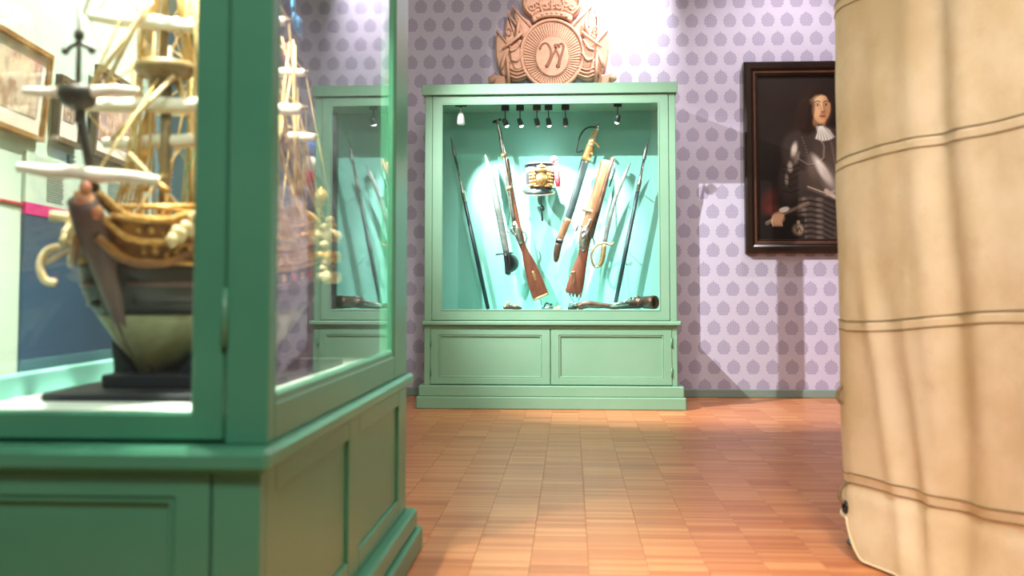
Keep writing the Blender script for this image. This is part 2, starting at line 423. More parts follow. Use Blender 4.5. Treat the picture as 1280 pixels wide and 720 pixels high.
# left wall runs slightly askew: x = -1.9 - 0.13 (y - 3.5)
LW = lambda y: -1.9 - 0.13 * (y - 3.5)
lm = MB()
lm.add([(LW(2.1) - .15, 2.1, 0), (LW(2.1), 2.1, 0), (LW(8.4), 8.4, 0), (LW(8.4) - .15, 8.4, 0), (LW(2.1) - .15, 2.1, 4.4), (LW(2.1), 2.1, 4.4), (LW(8.4), 8.4, 4.4), (LW(8.4) - .15, 8.4, 4.4)],
       [(0, 1, 2, 3), (4, 5, 6, 7), (0, 1, 5, 4), (1, 2, 6, 5), (2, 3, 7, 6), (3, 0, 4, 7)])
struct(lm.build('wall_left', 'pale_green'))

# parquet floor: blocks of eight fingers in straight columns
fl = struct(MB().box(-3.4, 5.4, -3.0, YW + 0.15, -0.06, -0.004).build('floor', 'slab'))
blocks = []
for c in range(-14, 28):
    y = -0.6 - ((c * 0.073) % 0.1888)
    while y < YW:
        blocks.append((CX0 + c * CW, max(y, -0.6), min(y + 0.1888, YW))); y += 0.1888
def in_view(b): x, y0, y1 = b; return y0 > 2.55 and y1 < 5.3 and -0.55 < (x + CW / 2) and (x + CW / 2) < 0.33 * y1
g = 0.0004
proto = MB().bbox(g, CW - g, .0003, 0.1885, -0.03, 0, 0.0006).mesh('parquet_block'); proto.materials.append(M['parquet'])
ind = sorted([b for b in blocks if in_view(b) and abs(b[2] - b[1] - 0.1888) < 1e-6], key=lambda b: b[1])[:290]
used = set(ind)
for x, y0, y1 in ind:
    o = bpy.data.objects.new('parquet_block', proto); COL.objects.link(o); o.location = (x, y0, 0); o.parent = fl
rest = MB()
for b in blocks:
    if b in used: continue
    x, y0, y1 = b
    a = [(x + g, y0 + .0003), (x + CW - g, y0 + .0003), (x + CW - g, y1 - .0003), (x + g, y1 - .0003)]
    rest.add([(p, q, -0.02) for p, q in a] + [(p, q, -0.0008) for p, q in a] + [(p + (g if p < x + CW / 2 else -g), q + (g if q < (y0 + y1) / 2 else -g), 0) for p, q in a],
             [(0, 1, 5, 4), (1, 2, 6, 5), (2, 3, 7, 6), (3, 0, 4, 7), (4, 5, 9, 8), (5, 6, 10, 9), (6, 7, 11, 10), (7, 4, 8, 11), (8, 9, 10, 11)])
rest.build('parquet_field', 'parquet', fl, kind='stuff')

# ------------------------------------------------------------------ display cases
def framed_door(name, x0, x1, y, z0, z1, parent, m, w=0.06, hinge_x=None):
    """panelled door facing -y: frame, sunk panel, moulding"""
    t = 0.022
    o = MB().ring(x0, x1, z0, z1, w, w, w * .8, w * .7, y, y + t, .003).build(name, m, parent)
    a, b, c, e = x0 + w, x1 - w, z0 + w * .8, z1 - w * .7
    MB().box(a - .004, b + .004, y + 0.014, y + 0.021, c - .004, e + .004).build('door_panel', m, o)
    q = MB().ring(a, b, c, e, .012, .012, .012, .012, y + .004, y + .016, .0035)
    q.build('panel_moulding', m, o)
    if hinge_x:
        for zz in (z0 + 0.06, z1 - 0.13): MB().tube([(hinge_x, y - 0.003, zz), (hinge_x, y - 0.003, zz + 0.07)], 0.006, 8).build('hinge', 'hinge', o)
    return o

def pane(x0, x1, y0, y1, z0, z1, parent, name='glass_pane'):
    return MB().box(x0, x1, y0, y1, z0, z1).build(name, 'glass', parent)

# --- far cabinet with the weapons
G = 'green'
fc = thing('display_cabinet', 'green display cabinet against lilac wallpaper, full of antique weapons', 'cabinet', (-0.155, 7.8, 0))
X0, X1, Y0, Y1 = -1.09, 0.782, 7.40, 8.225
MB().bbox(X0 - .052, X1 + .058, Y0 - .05, Y1, 0, .09, .006).build('plinth', G, fc)
MB().bbox(X0 - .036, X1 + .044, Y0 - .034, Y1, .09, .17, .006).build('plinth_step', G, fc)
cb = MB(); cb.box(X0 + .02, X1 - .02, Y0 + .024, Y1, .17, .61)
cb.bbox(X0, X0 + .046, Y0, Y1, .17, .612, .003); cb.bbox(X1 - .038, X1, Y0, Y1, .17, .612, .003)
cb.bbox(X0 + .046, X1 - .038, Y0, Y0 + .03, .586, .612, .002)
cb.build('base_carcass', G, fc)
framed_door('left_door', X0 + .048, -.152, Y0 - .002, .177, .584, fc, G, .062, X0 + .05).name = 'cabinet_door'
framed_door('cabinet_door', -.146, X1 - .04, Y0 - .002, .177, .584, fc, G, .060, X1 - .042)
MB().bbox(X0 - .018, X1 + .03, Y0 - .03, Y1, .612, .646, .008).build('ledge', G, fc)
for xa, xb in ((X0, X0 + .055), (X1 - .05, X1)):
    for ya, yb in ((Y0, Y0 + .05), (Y1 - .14, Y1)): MB().bbox(xa, xb, ya, yb, .646, 2.34, .003).build('post', G, fc)
a, b = X0 + .057, X1 - .052
dfm = MB().ring(a, b, .65, 2.336, .068, .070, .072, .062, Y0 - .004, Y0 + .03, .004)
gd = dfm.build('glass_door', G, fc)
pane(a + .06, b - .06, Y0 + .010, Y0 + .016, .714, 2.282, gd)
q = MB().ring(a + .066, b - .068, .720, 2.276, .010, .010, .010, .010, Y0 - .007, Y0 + .008, .002)
q.build('glazing_bead', G, gd)
for xa in (X0 + .018, X1 - .024):
    s = MB().ring(Y0 + .05, Y1 - .14, .646, 2.34, .012, .012, .054, .06, xa - .01, xa + .016, .003, 'x')
    sf = s.build('side_frame', G, fc); pane(xa, xa + .006, Y0 + .055, Y1 - .145, .695, 2.285, sf)
MB().bbox(X0 - .022, X1 + .014, Y0 - .03, Y1, 2.338, 2.418, .004).build('cornice', G, fc)
MB().box(X0 + .05, X1 - .05, Y0 + .03, Y1 - .03, .69, .722).build('display_shelf', 'mint', fc)
BK = 7.93
MB().box(X0 + .058, X1 - .052, BK, BK + .02, .722, 2.335).build('back_board', 'mint', fc)
MB().box(X0 + .05, X1 - .05, Y0 + .03, BK, 2.30, 2.336).build('cabinet_ceiling', G, fc)

# --- near case with the ship
N = 'green_near'
nc = thing('display_case', 'tall green glazed display case with a ship model, nearest on the left', 'display case', (-0.9, 2.6, 0))
NX0, NX1, NY0, NY1 = -1.31, -0.56, 1.83, 3.39
LF = 1.79                                   # front face of the lower body
MB().bbox(NX0 - .05, NX1 + .05, LF - .05, NY1 + .06, 0, .075, .006).build('plinth', N, nc)
MB().bbox(NX0 - .035, NX1 + .034, LF - .034, NY1 + .04, .075, .14, .008).build('plinth_step', N, nc)
cb = MB(); cb.box(NX0 + .014, NX1 - .014, LF + .02, NY1, .14, .56)
# right side: stiles and rails stand proud of two sunk panels
for ya, yb in ((LF + .031, 1.885), (2.515, 2.64), (3.245, NY1)): cb.bbox(NX1 - .02, NX1, ya, yb, .14, .56, .003)
for za, zb in ((.14, .20), (.505, .56)):
    cb.bbox(NX1 - .02, NX1, 1.885, 2.515, za, zb, .003); cb.bbox(NX1 - .02, NX1, 2.64, 3.245, za, zb, .003)
cb.bbox(NX0, NX0 + .02, LF + .031, NY1, .14, .56, .003)
cb.bbox(NX1 - .09, NX1, LF, LF + .03, .14, .56, .003); cb.bbox(NX0, NX0 + .09, LF, LF + .03, .14, .56, .003)
cb.build('base_carcass', N, nc)
for ya, yb in ((1.885, 2.515), (2.64, 3.245)): MB().box(NX1 - .0145, NX1 - .009, ya - .003, yb + .003, .197, .508).build('side_panel', N, nc)
framed_door('case_door', NX0 + .093, NX1 - .093, LF - .002, .145, .556, nc, N, .066)
MB().bbox(NX0 - .02, NX1 + .02, LF - .028, NY1 + .03, .558, .600, .010).build('ledge', N, nc)
for xa, xb in ((NX0, NX0 + .082), (NX1 - .082, NX1)): MB().bbox(xa, xb, NY0, NY0 + .042, .60, 2.36, .003).build('post', N, nc)
for xa, xb, ya in ((NX0, NX0 + .05, 3.33), (NX1 - .05, NX1, 3.16)): MB().bbox(xa, xb, ya, NY1, .60, 2.36, .003).build('post', N, nc)
a, b = NX0 + .086, NX1 - .086
d = MB().ring(a, b, .606, 2.30, .062, .062, .051, .06, NY0 + .002, NY0 + .036, .004)
nd = d.build('glass_door', N, nc)
pane(a + .056, b - .056, NY0 + .016, NY0 + .022, .65, 2.246, nd)
for zz in (.78, 1.95): MB().tube([(b + .002, NY0 - .003, zz), (b + .002, NY0 - .003, zz + .11)], .007, 8).build('hinge', 'hinge', nd)
for xa, ye in ((NX1 - .03, 3.16), (NX0, 3.33)):
    s = MB().ring(NY0 + .042, ye, .60, 2.36, .008, .008, .072, .11, xa, xa + .03, .003, 'x')
    sf = s.build('side_frame', N, nc)
    pane(xa + .012, xa + .018, NY0 + .042, ye, .672, 2.25, sf)
    s = MB().ring(NY0 + .046, ye - .002, .668, 2.256, .008, .020, .022, .012, xa + .003, xa + .027, .004, 'x')
    s.build('glazing_bead', N, sf)
MB().box(NX0 + .05, NX1 - .05, 3.34, 3.365, .60, 2.36).build('rear_panel', 'slate', nc)
MB().box(NX0 + .03, NX1 - .03, NY0 + .037, 3.33, .602, .655).build('case_floor', 'white_board', nc)
MB().bbox(-1.20, -1.18, NY0 + .06, 3.16, .655, .705, .003).build('floor_upstand', 'mint', nc)
MB().bbox(NX0 - .02, NX1 + .02, NY0 - .03, NY1 + .03, 2.36, 2.44, .006).build('cornice', N, nc)
for k_, yy in enumerate((2.05, 2.55)):
    l = thing('downlight', ('round white downlight in the top of the ship case, over the %s' % ('bow', 'main mast')[k_]), 'lamp', (-0.9, yy, 2.36), 'downlights of the ship case')
    MB().lathe([(.045, 0), (.045, -.012), (.034, -.016), (.032, -.004)], 20, (-0.9, yy, 2.36)).build('bezel', 'chrome', l)
    MB().lathe([(.031, -.006), (.0, -.010)], 16, (-0.9, yy, 2.36)).build('lens', 'lens_on', l)
    spot('case_lamp', (-0.9, yy, 2.33), (-0.95, yy + .05, 0.7), 300, (1.0, 0.95, 0.82), 100, 0.6, 0.03)

# ------------------------------------------------------------------ lamps inside the weapon cabinet
def cab_lamp(x, y, z, label, group, kind, aim, power):
    t = thing('spotlight', label, 'lamp', (x, y, z), group)
    if kind == 'white':
        MB().bbox(x - .045, x + .045, y - .012, y + .012, z - .028, z, .003).build('track_mount', 'black', t)
        MB().tube([(x, y, z - .02), (x, y, z - .075)], .009, 8).build('stem', 'chrome', t)
        MB().lathe([(.012, 0), (.020, -.012), (.028, -.05), (.031, -.085), (.024, -.098), (.0, -.10)], 16, (x, y, z - .07)).build('glass_shade', 'lamp_glass', t)
    else:
        MB().bbox(x - .030, x + .030, y - .012, y + .012, z - .042, z, .003).build('track_mount', 'black', t)
        MB().tube([(x, y, z - .04), (x, y, z - .115)], .004, 6).build('stem', 'black', t)
        d_ = (Vector(aim) - Vector((x, y, z - .13))).normalized()
        MB().lathe([(.010, -.03), (.018, -.025), (.021, .015), (.021, .028), (.017, .028)], 14, (x, y, z - .13), d_).build('lamp_head', 'leather', t)
        MB().lathe([(.016, .024), (.014, .038), (.0, .046)], 12, (x, y, z - .13), d_).build('lens', 'lens_on' if kind == 'lit' else 'lamp_glass', t)
    if power:
        p = Vector((x, y, z - (.18 if kind == 'white' else .135))); d_ = (Vector(aim) - p).normalized()
        spot('cabinet_spot', p + d_ * .045, aim, power, (0.97, 1.0, 0.98), 62, 1.0, 0.008)
    return t
CZ = 2.30
gl = 'spotlights on the cabinet ceiling'
cab_lamp(-.83, 7.50, CZ, 'white glass spotlight at the left end of the cabinet ceiling', gl, 'white', (-.48, BK, 1.50), 200)
for i, (x, kd, w) in enumerate(((-.50, 'lit', 'above the muzzle of the left musket'), (-.385, 'lit', 'second from the left musket, between two dark lamp heads'), (-.255, 'dark', 'unlit, middle one of the five in a row'), (-.165, 'lit', 'lit, fourth of the row above the shako'), (-.035, 'dark', 'unlit, last of the row before the curved sabre'))):
    cab_lamp(x, 7.62, CZ, 'small black spotlight ' + w, gl, kd, (x * .3 + .02, BK, 1.30), 370 if i in (1, 3) else 0)
cab_lamp(.36, 7.50, CZ, 'black spotlight with bright lens over the pale stocked musket', gl, 'lit', (.18, BK, 1.40), 200)

# ------------------------------------------------------------------ weapons on the back board
WY = 7.77
def pin(t, pts):
    for x, z in pts: MB().tube([(x, WY + .004, z), (x, BK + .002, z)], .004, 6).build('mounting_pin', 'black', t)

# dark lances at both ends
def lance(label, p0, p1, dark, tip, side):
    t = thing('lance', label, 'lance', (p0[0], WY, p0[1]), 'lances at the ends of the cabinet')
    d_ = Vector((p1[0] - p0[0], p1[1] - p0[1])); L = d_.length; at = lambda s: (p0[0] + d_.x * s, p0[1] + d_.y * s)
    MB().loft([at(0) + (.015, .015), at(.30) + (.0165, .0165), at(dark) + (.014, .014)], WY).build('shaft', 'dark_tube', t)
    MB().loft([at(dark - .06) + (.016, .016), at(dark) + (.0165, .0165), at(dark + .01) + (.011, .011), at(tip) + (.010, .009)], WY).build('socket', 'steel', t)
    MB().loft([at(tip) + (.010, .008), at(tip + .012) + (.015, .006), at(tip + .05) + (.012, .005), at(1) + (.001, .001)], WY, 8).build('spear_head', 'blade', t)
    pin(t, [at(.35), at(.7)])
lance('dark lance leaning left at the far left of the weapons', (-.643, .725), (-.941, 2.086), .68, .88, 0)
lance('dark lance leaning right at the far right of the weapons', (.338, .725), (.612, 2.072), .74, .86, 0)

# left sabre with black basket hilt
t = thing('basket_hilt_sabre', 'broad bladed sabre hanging point up with black basket hilt', 'sabre', (-.49, WY, 1.0))
MB().loft(spline([(-.498, 1.155, .024, .004), (-.535, 1.35, .025, .004), (-.585, 1.60, .026, .004), (-.630, 1.80, .023, .003), (-.668, 1.94, .003, .001)], 5), WY, 8).build('blade', 'blade', t)
MB().loft(spline([(-.505, 1.155, .020, .02), (-.497, 1.09, .019, .019), (-.492, 1.03, .020, .02), (-.486, 1.005, .023, .022), (-.484, .992, .008, .008)], 4), WY, 10).build('grip', 'black', t)
b_ = MB()
ring = []
for i in range(9):
    a_ = math.pi * i / 8
    ring.append([(-.500 + .085 * math.sin(a_) * math.sin(p_ := math.pi * j / 8 * .5 + .1) + .01, WY - .055 * math.cos(math.pi * j / 8), 1.085 + .078 * math.cos(a_)) for j in range(9)])
b_.grid(ring); o = b_.build('basket_guard', 'black', t); md = o.modifiers.new('thickness', 'SOLIDIFY'); md.thickness = .004
MB().tube([(-.585, WY, 1.150), (-.53, WY, 1.158), (-.45, WY, 1.165)], .006, 8).build('crossguard', 'black', t)
pin(t, [(-.51, 1.22), (-.60, 1.65)])

# muskets
def musket_left():
    t = thing('musket', 'long flintlock musket with reddish walnut butt, left of the shako', 'musket', (-.25, WY, .82))
    MB().loft(spline([(-.505, 1.90, .024, .022), (-.462, 1.62, .028, .024), (-.425, 1.40, .034, .026), (-.405, 1.32, .034, .027), (-.378, 1.235, .027, .024), (-.352, 1.17, .027, .024), (-.318, 1.075, .047, .026), (-.275, .945, .062, .027), (-.240, .845, .066, .027), (-.233, .822, .064, .025)], 4), WY, 12, .85).build('stock', 'walnut', t)
    MB().loft([(-.572, 2.215, .013, .013), (-.562, 2.17, .012, .012), (-.515, 1.90, .014, .014), (-.445, 1.45, .018, .018), (-.428, 1.36, .019, .019)], WY - .016).build('barrel', 'steel', t)
    MB().loft([(-.578, 2.212, .036, .016), (-.572, 2.196, .036, .016)], WY - .01, 8, .6).build('muzzle_cap', 'black', t)
    MB().loft([(-.548, 2.16, .004, .004), (-.490, 1.86, .004, .004), (-.432, 1.56, .004, .004)], WY - .026, 6).build('ramrod', 'steel', t)
    for x, z, w in ((-.518, 1.93, .027), (-.475, 1.67, .030)):
        MB().loft([(x - .003, z + .016, w, .028), (x + .003, z - .016, w, .028)], WY - .006, 12).build('barrel_band', 'brass', t)
    lk = MB(); lk.loft([(-.437, 1.405, .010, .006), (-.420, 1.345, .026, .007), (-.398, 1.27, .022, .007), (-.385, 1.235, .010, .006)], WY - .030, 10).build('lock_plate', 'steel', t)
    c = MB(); c.tube(spline([(-.418, WY - .04, 1.30), (-.448, WY - .045, 1.315), (-.462, WY - .045, 1.345), (-.445, WY - .045, 1.36)]), .0075, 6)
    c.tube([(-.455, WY - .045, 1.335), (-.492, WY - .045, 1.325)], .006, 6); c.ball((-.437, WY - .043, 1.375), .016, .012, .02); c.build('cock', 'chrome', t)
    MB().tube(spline([(-.395, WY, 1.335), (-.36, WY, 1.325), (-.342, WY, 1.285), (-.352, WY, 1.235), (-.368, WY, 1.205)]), .0055, 6).build('trigger_guard', 'steel', t)
    MB().loft([(-.236, .828, .067, .028), (-.229, .812, .066, .027)], WY, 12, .85).build('butt_plate', 'brass', t)
    MB().loft(spline([(-.292, 1.02, .006, .004), (-.284, .99, .014, .004), (-.272, .95, .006, .004)], 4), WY - .026, 8).build('escutcheon', 'brass', t)
    MB().tube([(-.318, WY, .905), (-.230, WY - .02, .79), (-.23, WY + .12, .75)], .003, 5).build('wire_support', 'black', t)
    pin(t, [(-.46, 1.62), (-.30, 1.0)])
musket_left()
def musket_right():
    t = thing('musket', 'stout musket with pale golden fore stock and broken red butt, right of the shako', 'musket', (.03, WY, .85))
    MB().loft(spline([(.287, 1.885, .047, .030), (.262, 1.78, .049, .031), (.218, 1.63, .052, .031), (.172, 1.48, .054, .031), (.137, 1.36, .053, .031), (.112, 1.265, .048, .030), (.106, 1.20, .040, .028)], 4), WY, 12, .85).build('fore_stock', 'walnut_light', t)
    MB().loft(spline([(.106, 1.205, .038, .027), (.094, 1.13, .040, .027), (.072, 1.05, .050, .028), (.048, .95, .062, .029), (.030, .88, .066, .029), (.024, .845, .062, .027)], 4), WY, 12, .85).build('butt', 'walnut', t)
    b_ = MB()
    for x, z, r_ in ((-.030, .872, .012), (-.005, .845, .014), (.02, .832, .012), (.05, .825, .015), (.078, .828, .012)): b_.loft([(x, z + .02, r_, .02), (x, z - .012, r_ * .4, .012)], WY, 7)
    b_.build('broken_edge', 'walnut', t)
    MB().loft([(.330, 1.905, .017, .017), (.300, 1.80, .017, .017), (.235, 1.56, .019, .019), (.155, 1.28, .022, .022)], WY - .022).build('barrel', 'copper', t)
    MB().loft([(.341, 1.900, .012, .012), (.345, 1.80, .008, .008), (.305, 1.68, .005, .006)], WY, 8).build('ramrod', 'leather', t)
    c = MB(); c.tube(spline([(.02, WY - .045, 1.355), (.045, WY - .048, 1.335), (.055, WY - .048, 1.365), (.075, WY - .048, 1.375), (.105, WY - .048, 1.35), (.14, WY - .048, 1.385), (.155, WY - .048, 1.42)]), .008, 6)
    c.tube(spline([(.085, WY - .045, 1.30), (.095, WY - .045, 1.34), (.115, WY - .045, 1.33)]), .008, 6); c.ball((.10, WY - .042, 1.285), .02, .01, .028); c.build('cock', 'chrome', t)
    MB().loft([(.135, 1.36, .014, .006), (.108, 1.29, .030, .008), (.098, 1.21, .024, .008), (.097, 1.175, .010, .006)], WY - .032, 10).build('lock_plate', 'steel', t)
    MB().tube(spline([(.145, WY, 1.30), (.178, WY, 1.27), (.186, WY, 1.22), (.16, WY, 1.19), (.125, WY, 1.19)]), .005, 6).build('trigger_guard', 'steel', t)
    MB().loft([(.152, 1.50, .060, .033), (.144, 1.475, .060, .033)], WY, 12, .85).build('barrel_band', 'brass', t)
    MB().loft(spline([(.018, 1.02, .018, .004), (.028, .975, .009, .004), (.026, .92, .010, .003)], 4), WY - .03, 8).build('worn_patch', 'walnut_light', t)
    MB().tube([(-.01, WY, .84), (.045, WY - .03, .75), (.07, WY, .82)], .003, 5).build('wire_support', 'black', t)
    pin(t, [(.22, 1.64), (.05, .95)])
musket_right()

# shako
SY = 7.76
t = thing('shako', 'black felt shako with gilt crest plate and red plume, middle of the weapons', 'hat', (-.236, SY, 1.66))
MB().lathe([(.0, .19), (.112, .19), (.117, .185), (.113, .10), (.108, .02), (.108, .0), (.0, .0)], 32, (-.236, SY, 1.668)).build('crown', 'felt', t)
MB().lathe([(.1185, .172), (.119, .192), (.114, .194)], 32, (-.236, SY, 1.668)).build('top_band', 'leather', t)
MB().lathe([(.110, .0), (.1125, .006), (.112, .022), (.109, .024)], 32, (-.236, SY, 1.668)).build('hat_band', 'brass', t)
pk = []
for i in range(17):
    a_ = math.pi * (1.0 + i / 16.0); rr = .107 + .030 * math.sin(math.pi * i / 16) ** .7
    pk.append([(-.245 + .107 * math.cos(a_), SY + .107 * math.sin(a_), 1.672), (-.250 + (rr + .012) * math.cos(a_), SY + (rr + .012) * math.sin(a_), 1.645 - .046 * math.sin(math.pi * i / 16) + (.022 if i < 4 else 0) * (4 - i) / 4)])
o = MB().grid(pk).build('visor', 'leather', t); md = o.modifiers.new('thickness', 'SOLIDIFY'); md.thickness = .005
MB().tube([p_[1] for p_ in pk], .004, 6).build('visor_rim', 'brass', t)
def on_cyl(u, v, e=0.0):          # arc length u, height v on the front of the shako
    a_ = u / .112; r_ = .114 + e
    return (-.236 + r_ * math.sin(a_), SY - r_ * math.cos(a_), v)
pl = MB(); C0 = -.0; cu_ = .015
def lump(u, v, a_, b_, e=.006): 
    p_ = on_cyl(u, v, 0); pl.ball(p_, a_, e + .003, b_, 10, 6)
lump(cu_, 1.728, .048, .056, .010); lump(cu_, 1.728, .034, .042, .016); lump(cu_, 1.800, .044, .022, .010); lump(cu_, 1.824, .034, .016, .010); lump(cu_, 1.842, .008, .010, .007)
for s_ in (-1, 1):
    for k in range(5):
        for w_ in (.046, .066, .084): lump(cu_ + s_ * (w_ + .002 * k), 1.690 + .026 * k - .1 * (w_ - .046), .013, .017, .008)
    pl.tube([on_cyl(cu_ + s_ * .045, 1.70, .006), on_cyl(cu_ + s_ * .082, 1.81, .006)], .005, 6); pl.tube([on_cyl(cu_ + s_ * .04, 1.72, .006), on_cyl(cu_ + s_ * .066, 1.825, .006)], .005, 6)
    lump(cu_ + s_ * .070, 1.684, .024, .011, .008); lump(cu_ + s_ * .035, 1.676, .026, .009, .008)
pl.build('crest_plate', 'gilt', t)
pm = MB(); pm.loft(spline([(-.128, 1.915, .020, .018), (-.125, 1.885, .027, .025), (-.115, 1.86, .020, .02), (-.105, 1.78, .024, .022), (-.098, 1.71, .022, .02), (-.094, 1.675, .012, .01)], 5), SY - .03, 12); pm.build('plume', 'red', t)
MB().tube([(-.236, SY - .02, 1.67), (-.222, SY - .03, 1.52), (-.218, SY - .03, 1.41)], [.005, .005, .008], 8).build('tassel_cord', 'leather', t)
MB().ball((-.219, SY - .03, 1.508), .021, .021, .023).build('tassel_knot', 'leather', t)
MB().tube([(-.236, SY, 1.72), (-.236, BK, 1.72)], .012, 8).build('mounting_pin', 'black', t)

# curved sabre with gilt hilt in its scabbard
t = thing('scabbarded_sabre', 'curved sabre in dark scabbard with gilt hilt uppermost, right of the plume', 'sabre', (-.1, WY, 1.1))
MB().loft(spline([(.120, 1.90, .031, .014), (.070, 1.72, .031, .014), (.015, 1.53, .029, .013), (-.020, 1.42, .027, .012)], 5), WY, 10).build('scabbard', 'leather', t)
MB().loft(spline([(-.016, 1.432, .029, .0135), (-.055, 1.335, .028, .013), (-.084, 1.265, .027, .013)], 4), WY, 10).build('brown_sheath', 'walnut_light', t)
MB().loft([(-.080, 1.272, .030, .015), (-.092, 1.238, .029, .0145)], WY, 10).build('scabbard_band', 'black', t)
MB().loft(spline([(-.090, 1.242, .027, .013), (-.104, 1.17, .026, .013), (-.112, 1.11, .019, .010), (-.113, 1.09, .008, .006)], 4), WY, 10).build('chape', 'copper', t)
MB().loft(spline([(.116, 1.885, .034, .017), (.146, 1.955, .034, .017), (.160, 2.005, .032, .016)], 3), WY, 10).build('scabbard_throat', 'gilt', t)
MB().loft(spline([(.158, 2.00, .026, .017), (.182, 2.075, .024, .018), (.204, 2.125, .019, .016)], 4), WY, 10).build('grip', 'ship_cream', t)
MB().loft([(.206, 2.128, .016, .014), (.216, 2.158, .020, .016), (.222, 2.186, .008, .008)], WY, 10).build('pommel', 'chrome', t)
MB().tube(spline([(.214, WY - .01, 2.15), (.130, WY - .01, 2.14), (.075, WY - .01, 2.07), (.050, WY - .01, 1.955), (.10, WY - .01, 1.965)]), .007, 8).build('knuckle_bow', 'leather', t)
MB().tube(spline([(.15, WY - .012, 2.03), (.20, WY - .012, 2.02), (.23, WY - .012, 1.985)]), .007, 8).build('quillon', 'gilt', t)
MB().ball((.165, WY - .02, 1.935), .015).build('scabbard_ring', 'brass', t)
pin(t, [(.13, 1.92), (-.03, 1.40)])

# thin bladed sword with brass hilt
t = thing('brass_hilt_sword', 'slender sword hanging hilt down with brass stirrup guard, right of the muskets', 'sword', (.24, WY, 1.06))
MB().loft(spline([(.263, 1.225, .017, .004), (.300, 1.40, .016, .004), (.355, 1.60, .016, .003), (.420, 1.76, .015, .003), (.472, 1.865, .002, .001)], 5), WY, 8).build('blade', 'blade', t)
MB().loft(spline([(.262, 1.228, .019, .014), (.255, 1.16, .020, .015), (.240, 1.09, .019, .014), (.222, 1.062, .014, .012)], 4), WY, 10).build('grip', 'brass', t)
MB().tube(spline([(.300, WY, 1.228), (.27, WY, 1.238), (.205, WY, 1.222), (.165, WY, 1.16), (.170, WY, 1.09), (.195, WY, 1.052), (.228, WY, 1.062)]), .0085, 8).build('stirrup_guard', 'brass', t)
MB().tube(spline([(.285, WY, 1.232), (.320, WY, 1.225), (.338, WY, 1.245)]), .007, 8).build('quillon', 'brass', t)
pin(t, [(.262, 1.24), (.36, 1.62)])

# bronze hand mortar on the shelf
t = thing('hand_mortar', 'brown metal hand mortar lying on the cabinet shelf at right', 'pistol', (.40, 7.62, .722))
ax = (.74, -.67, .02); mo = Vector((.500, 7.74, .778)); 
MB().lathe([(.0, -.02), (.022, -.015), (.034, .0), (.043, .02), (.044, .05), (.039, .055), (.038, .075), (.047, .082), (.049, .15), (.052, .165), (.050, .19), (.041, .19), (.038, .10), (.0, .10)], 24, mo, ax).build('barrel', 'copper', t)
MB().lathe([(.040, .16), (.0, .162)], 20, mo, ax).build('bore_shade', 'black', t)  # black disc stands in for the shade inside the barrel
MB().loft(spline([(.535, .770, .032, .026, .10), (.47, .762, .030, .026, .06), (.42, .757, .026, .024, .03), (.33, .750, .020, .02, .0), (.22, .758, .022, .02, .0), (.13, .765, .028, .022, .0), (.07, .750, .028, .022, .0), (.05, .738, .014, .014, .0)], 4), 7.62, 10).build('stock', 'copper', t)
c = MB(); c.tube(spline([(.40, 7.585, .778), (.43, 7.585, .80), (.47, 7.585, .795)]), .007, 6); c.ball((.45, 7.585, .812), .016, .012, .012); c.tube([(.48, 7.59, .82), (.52, 7.59, .822)], .012, 8); c.build('flint_lock', 'steel', t)
MB().loft([(.44, .775, .014, .006), (.36, .765, .018, .006), (.30, .757, .010, .006)], 7.594, 8).build('lock_plate', 'steel', t)
MB().tube(spline([(.38, 7.62, .735), (.34, 7.62, .728), (.29, 7.62, .735)]), .005, 6).build('trigger_guard', 'steel', t)

# small finds along the shelf
t = thing('gun_lock', 'small rusty gun lock on the shelf under the left musket', 'gun lock', (-.44, 7.58, .722))
MB().loft([(-.51, .738, .010, .012), (-.47, .745, .016, .012), (-.40, .740, .014, .012), (-.37, .735, .006, .008)], 7.58, 8).build('lock_plate', 'copper', t)
c = MB(); c.tube(spline([(-.50, 7.575, .742), (-.48, 7.57, .772), (-.46, 7.57, .765)]), .008, 6); c.ball((-.475, 7.57, .776), .014); c.ball((-.42, 7.57, .757), .018, .012, .012); c.build('cock', 'ship_cream', t)
t = thing('gun_lock', 'dark steel gun lock on the shelf between the two butts', 'gun lock', (-.17, 7.58, .722))
MB().loft([(-.22, .735, .008, .01), (-.17, .742, .013, .01), (-.12, .736, .008, .01)], 7.58, 8).build('lock_plate', 'steel', t)
c = MB(); c.tube(spline([(-.20, 7.575, .745), (-.185, 7.57, .775), (-.165, 7.57, .768)]), .006, 6); c.ball((-.15, 7.57, .765), .013, .010, .010); c.build('cock', 'black', t)
t = thing('gun_lock', 'black flint lock on the shelf beside the tail of the hand mortar', 'gun lock', (.02, 7.57, .722))
MB().loft([(-.02, .735, .010, .01), (.02, .745, .018, .01), (.05, .736, .010, .01)], 7.57, 8).build('lock_plate', 'black', t)
c = MB(); c.tube(spline([(-.01, 7.565, .745), (.0, 7.56, .775), (.02, 7.56, .77)]), .007, 6); c.ball((.035, 7.56, .765), .014, .010, .012); c.build('cock', 'steel', t)
for x, w, lb in ((-.09, .018, 'small pale musket ball on the shelf near the middle, larger of two'), (-.118, .012, 'small pale musket ball on the shelf near the middle, smaller of two')):
    tag(MB().ball((x, 7.56, .722 + w), w).build('musket_ball', 'ship_cream'), lb, 'ball', 'musket balls on the shelf')

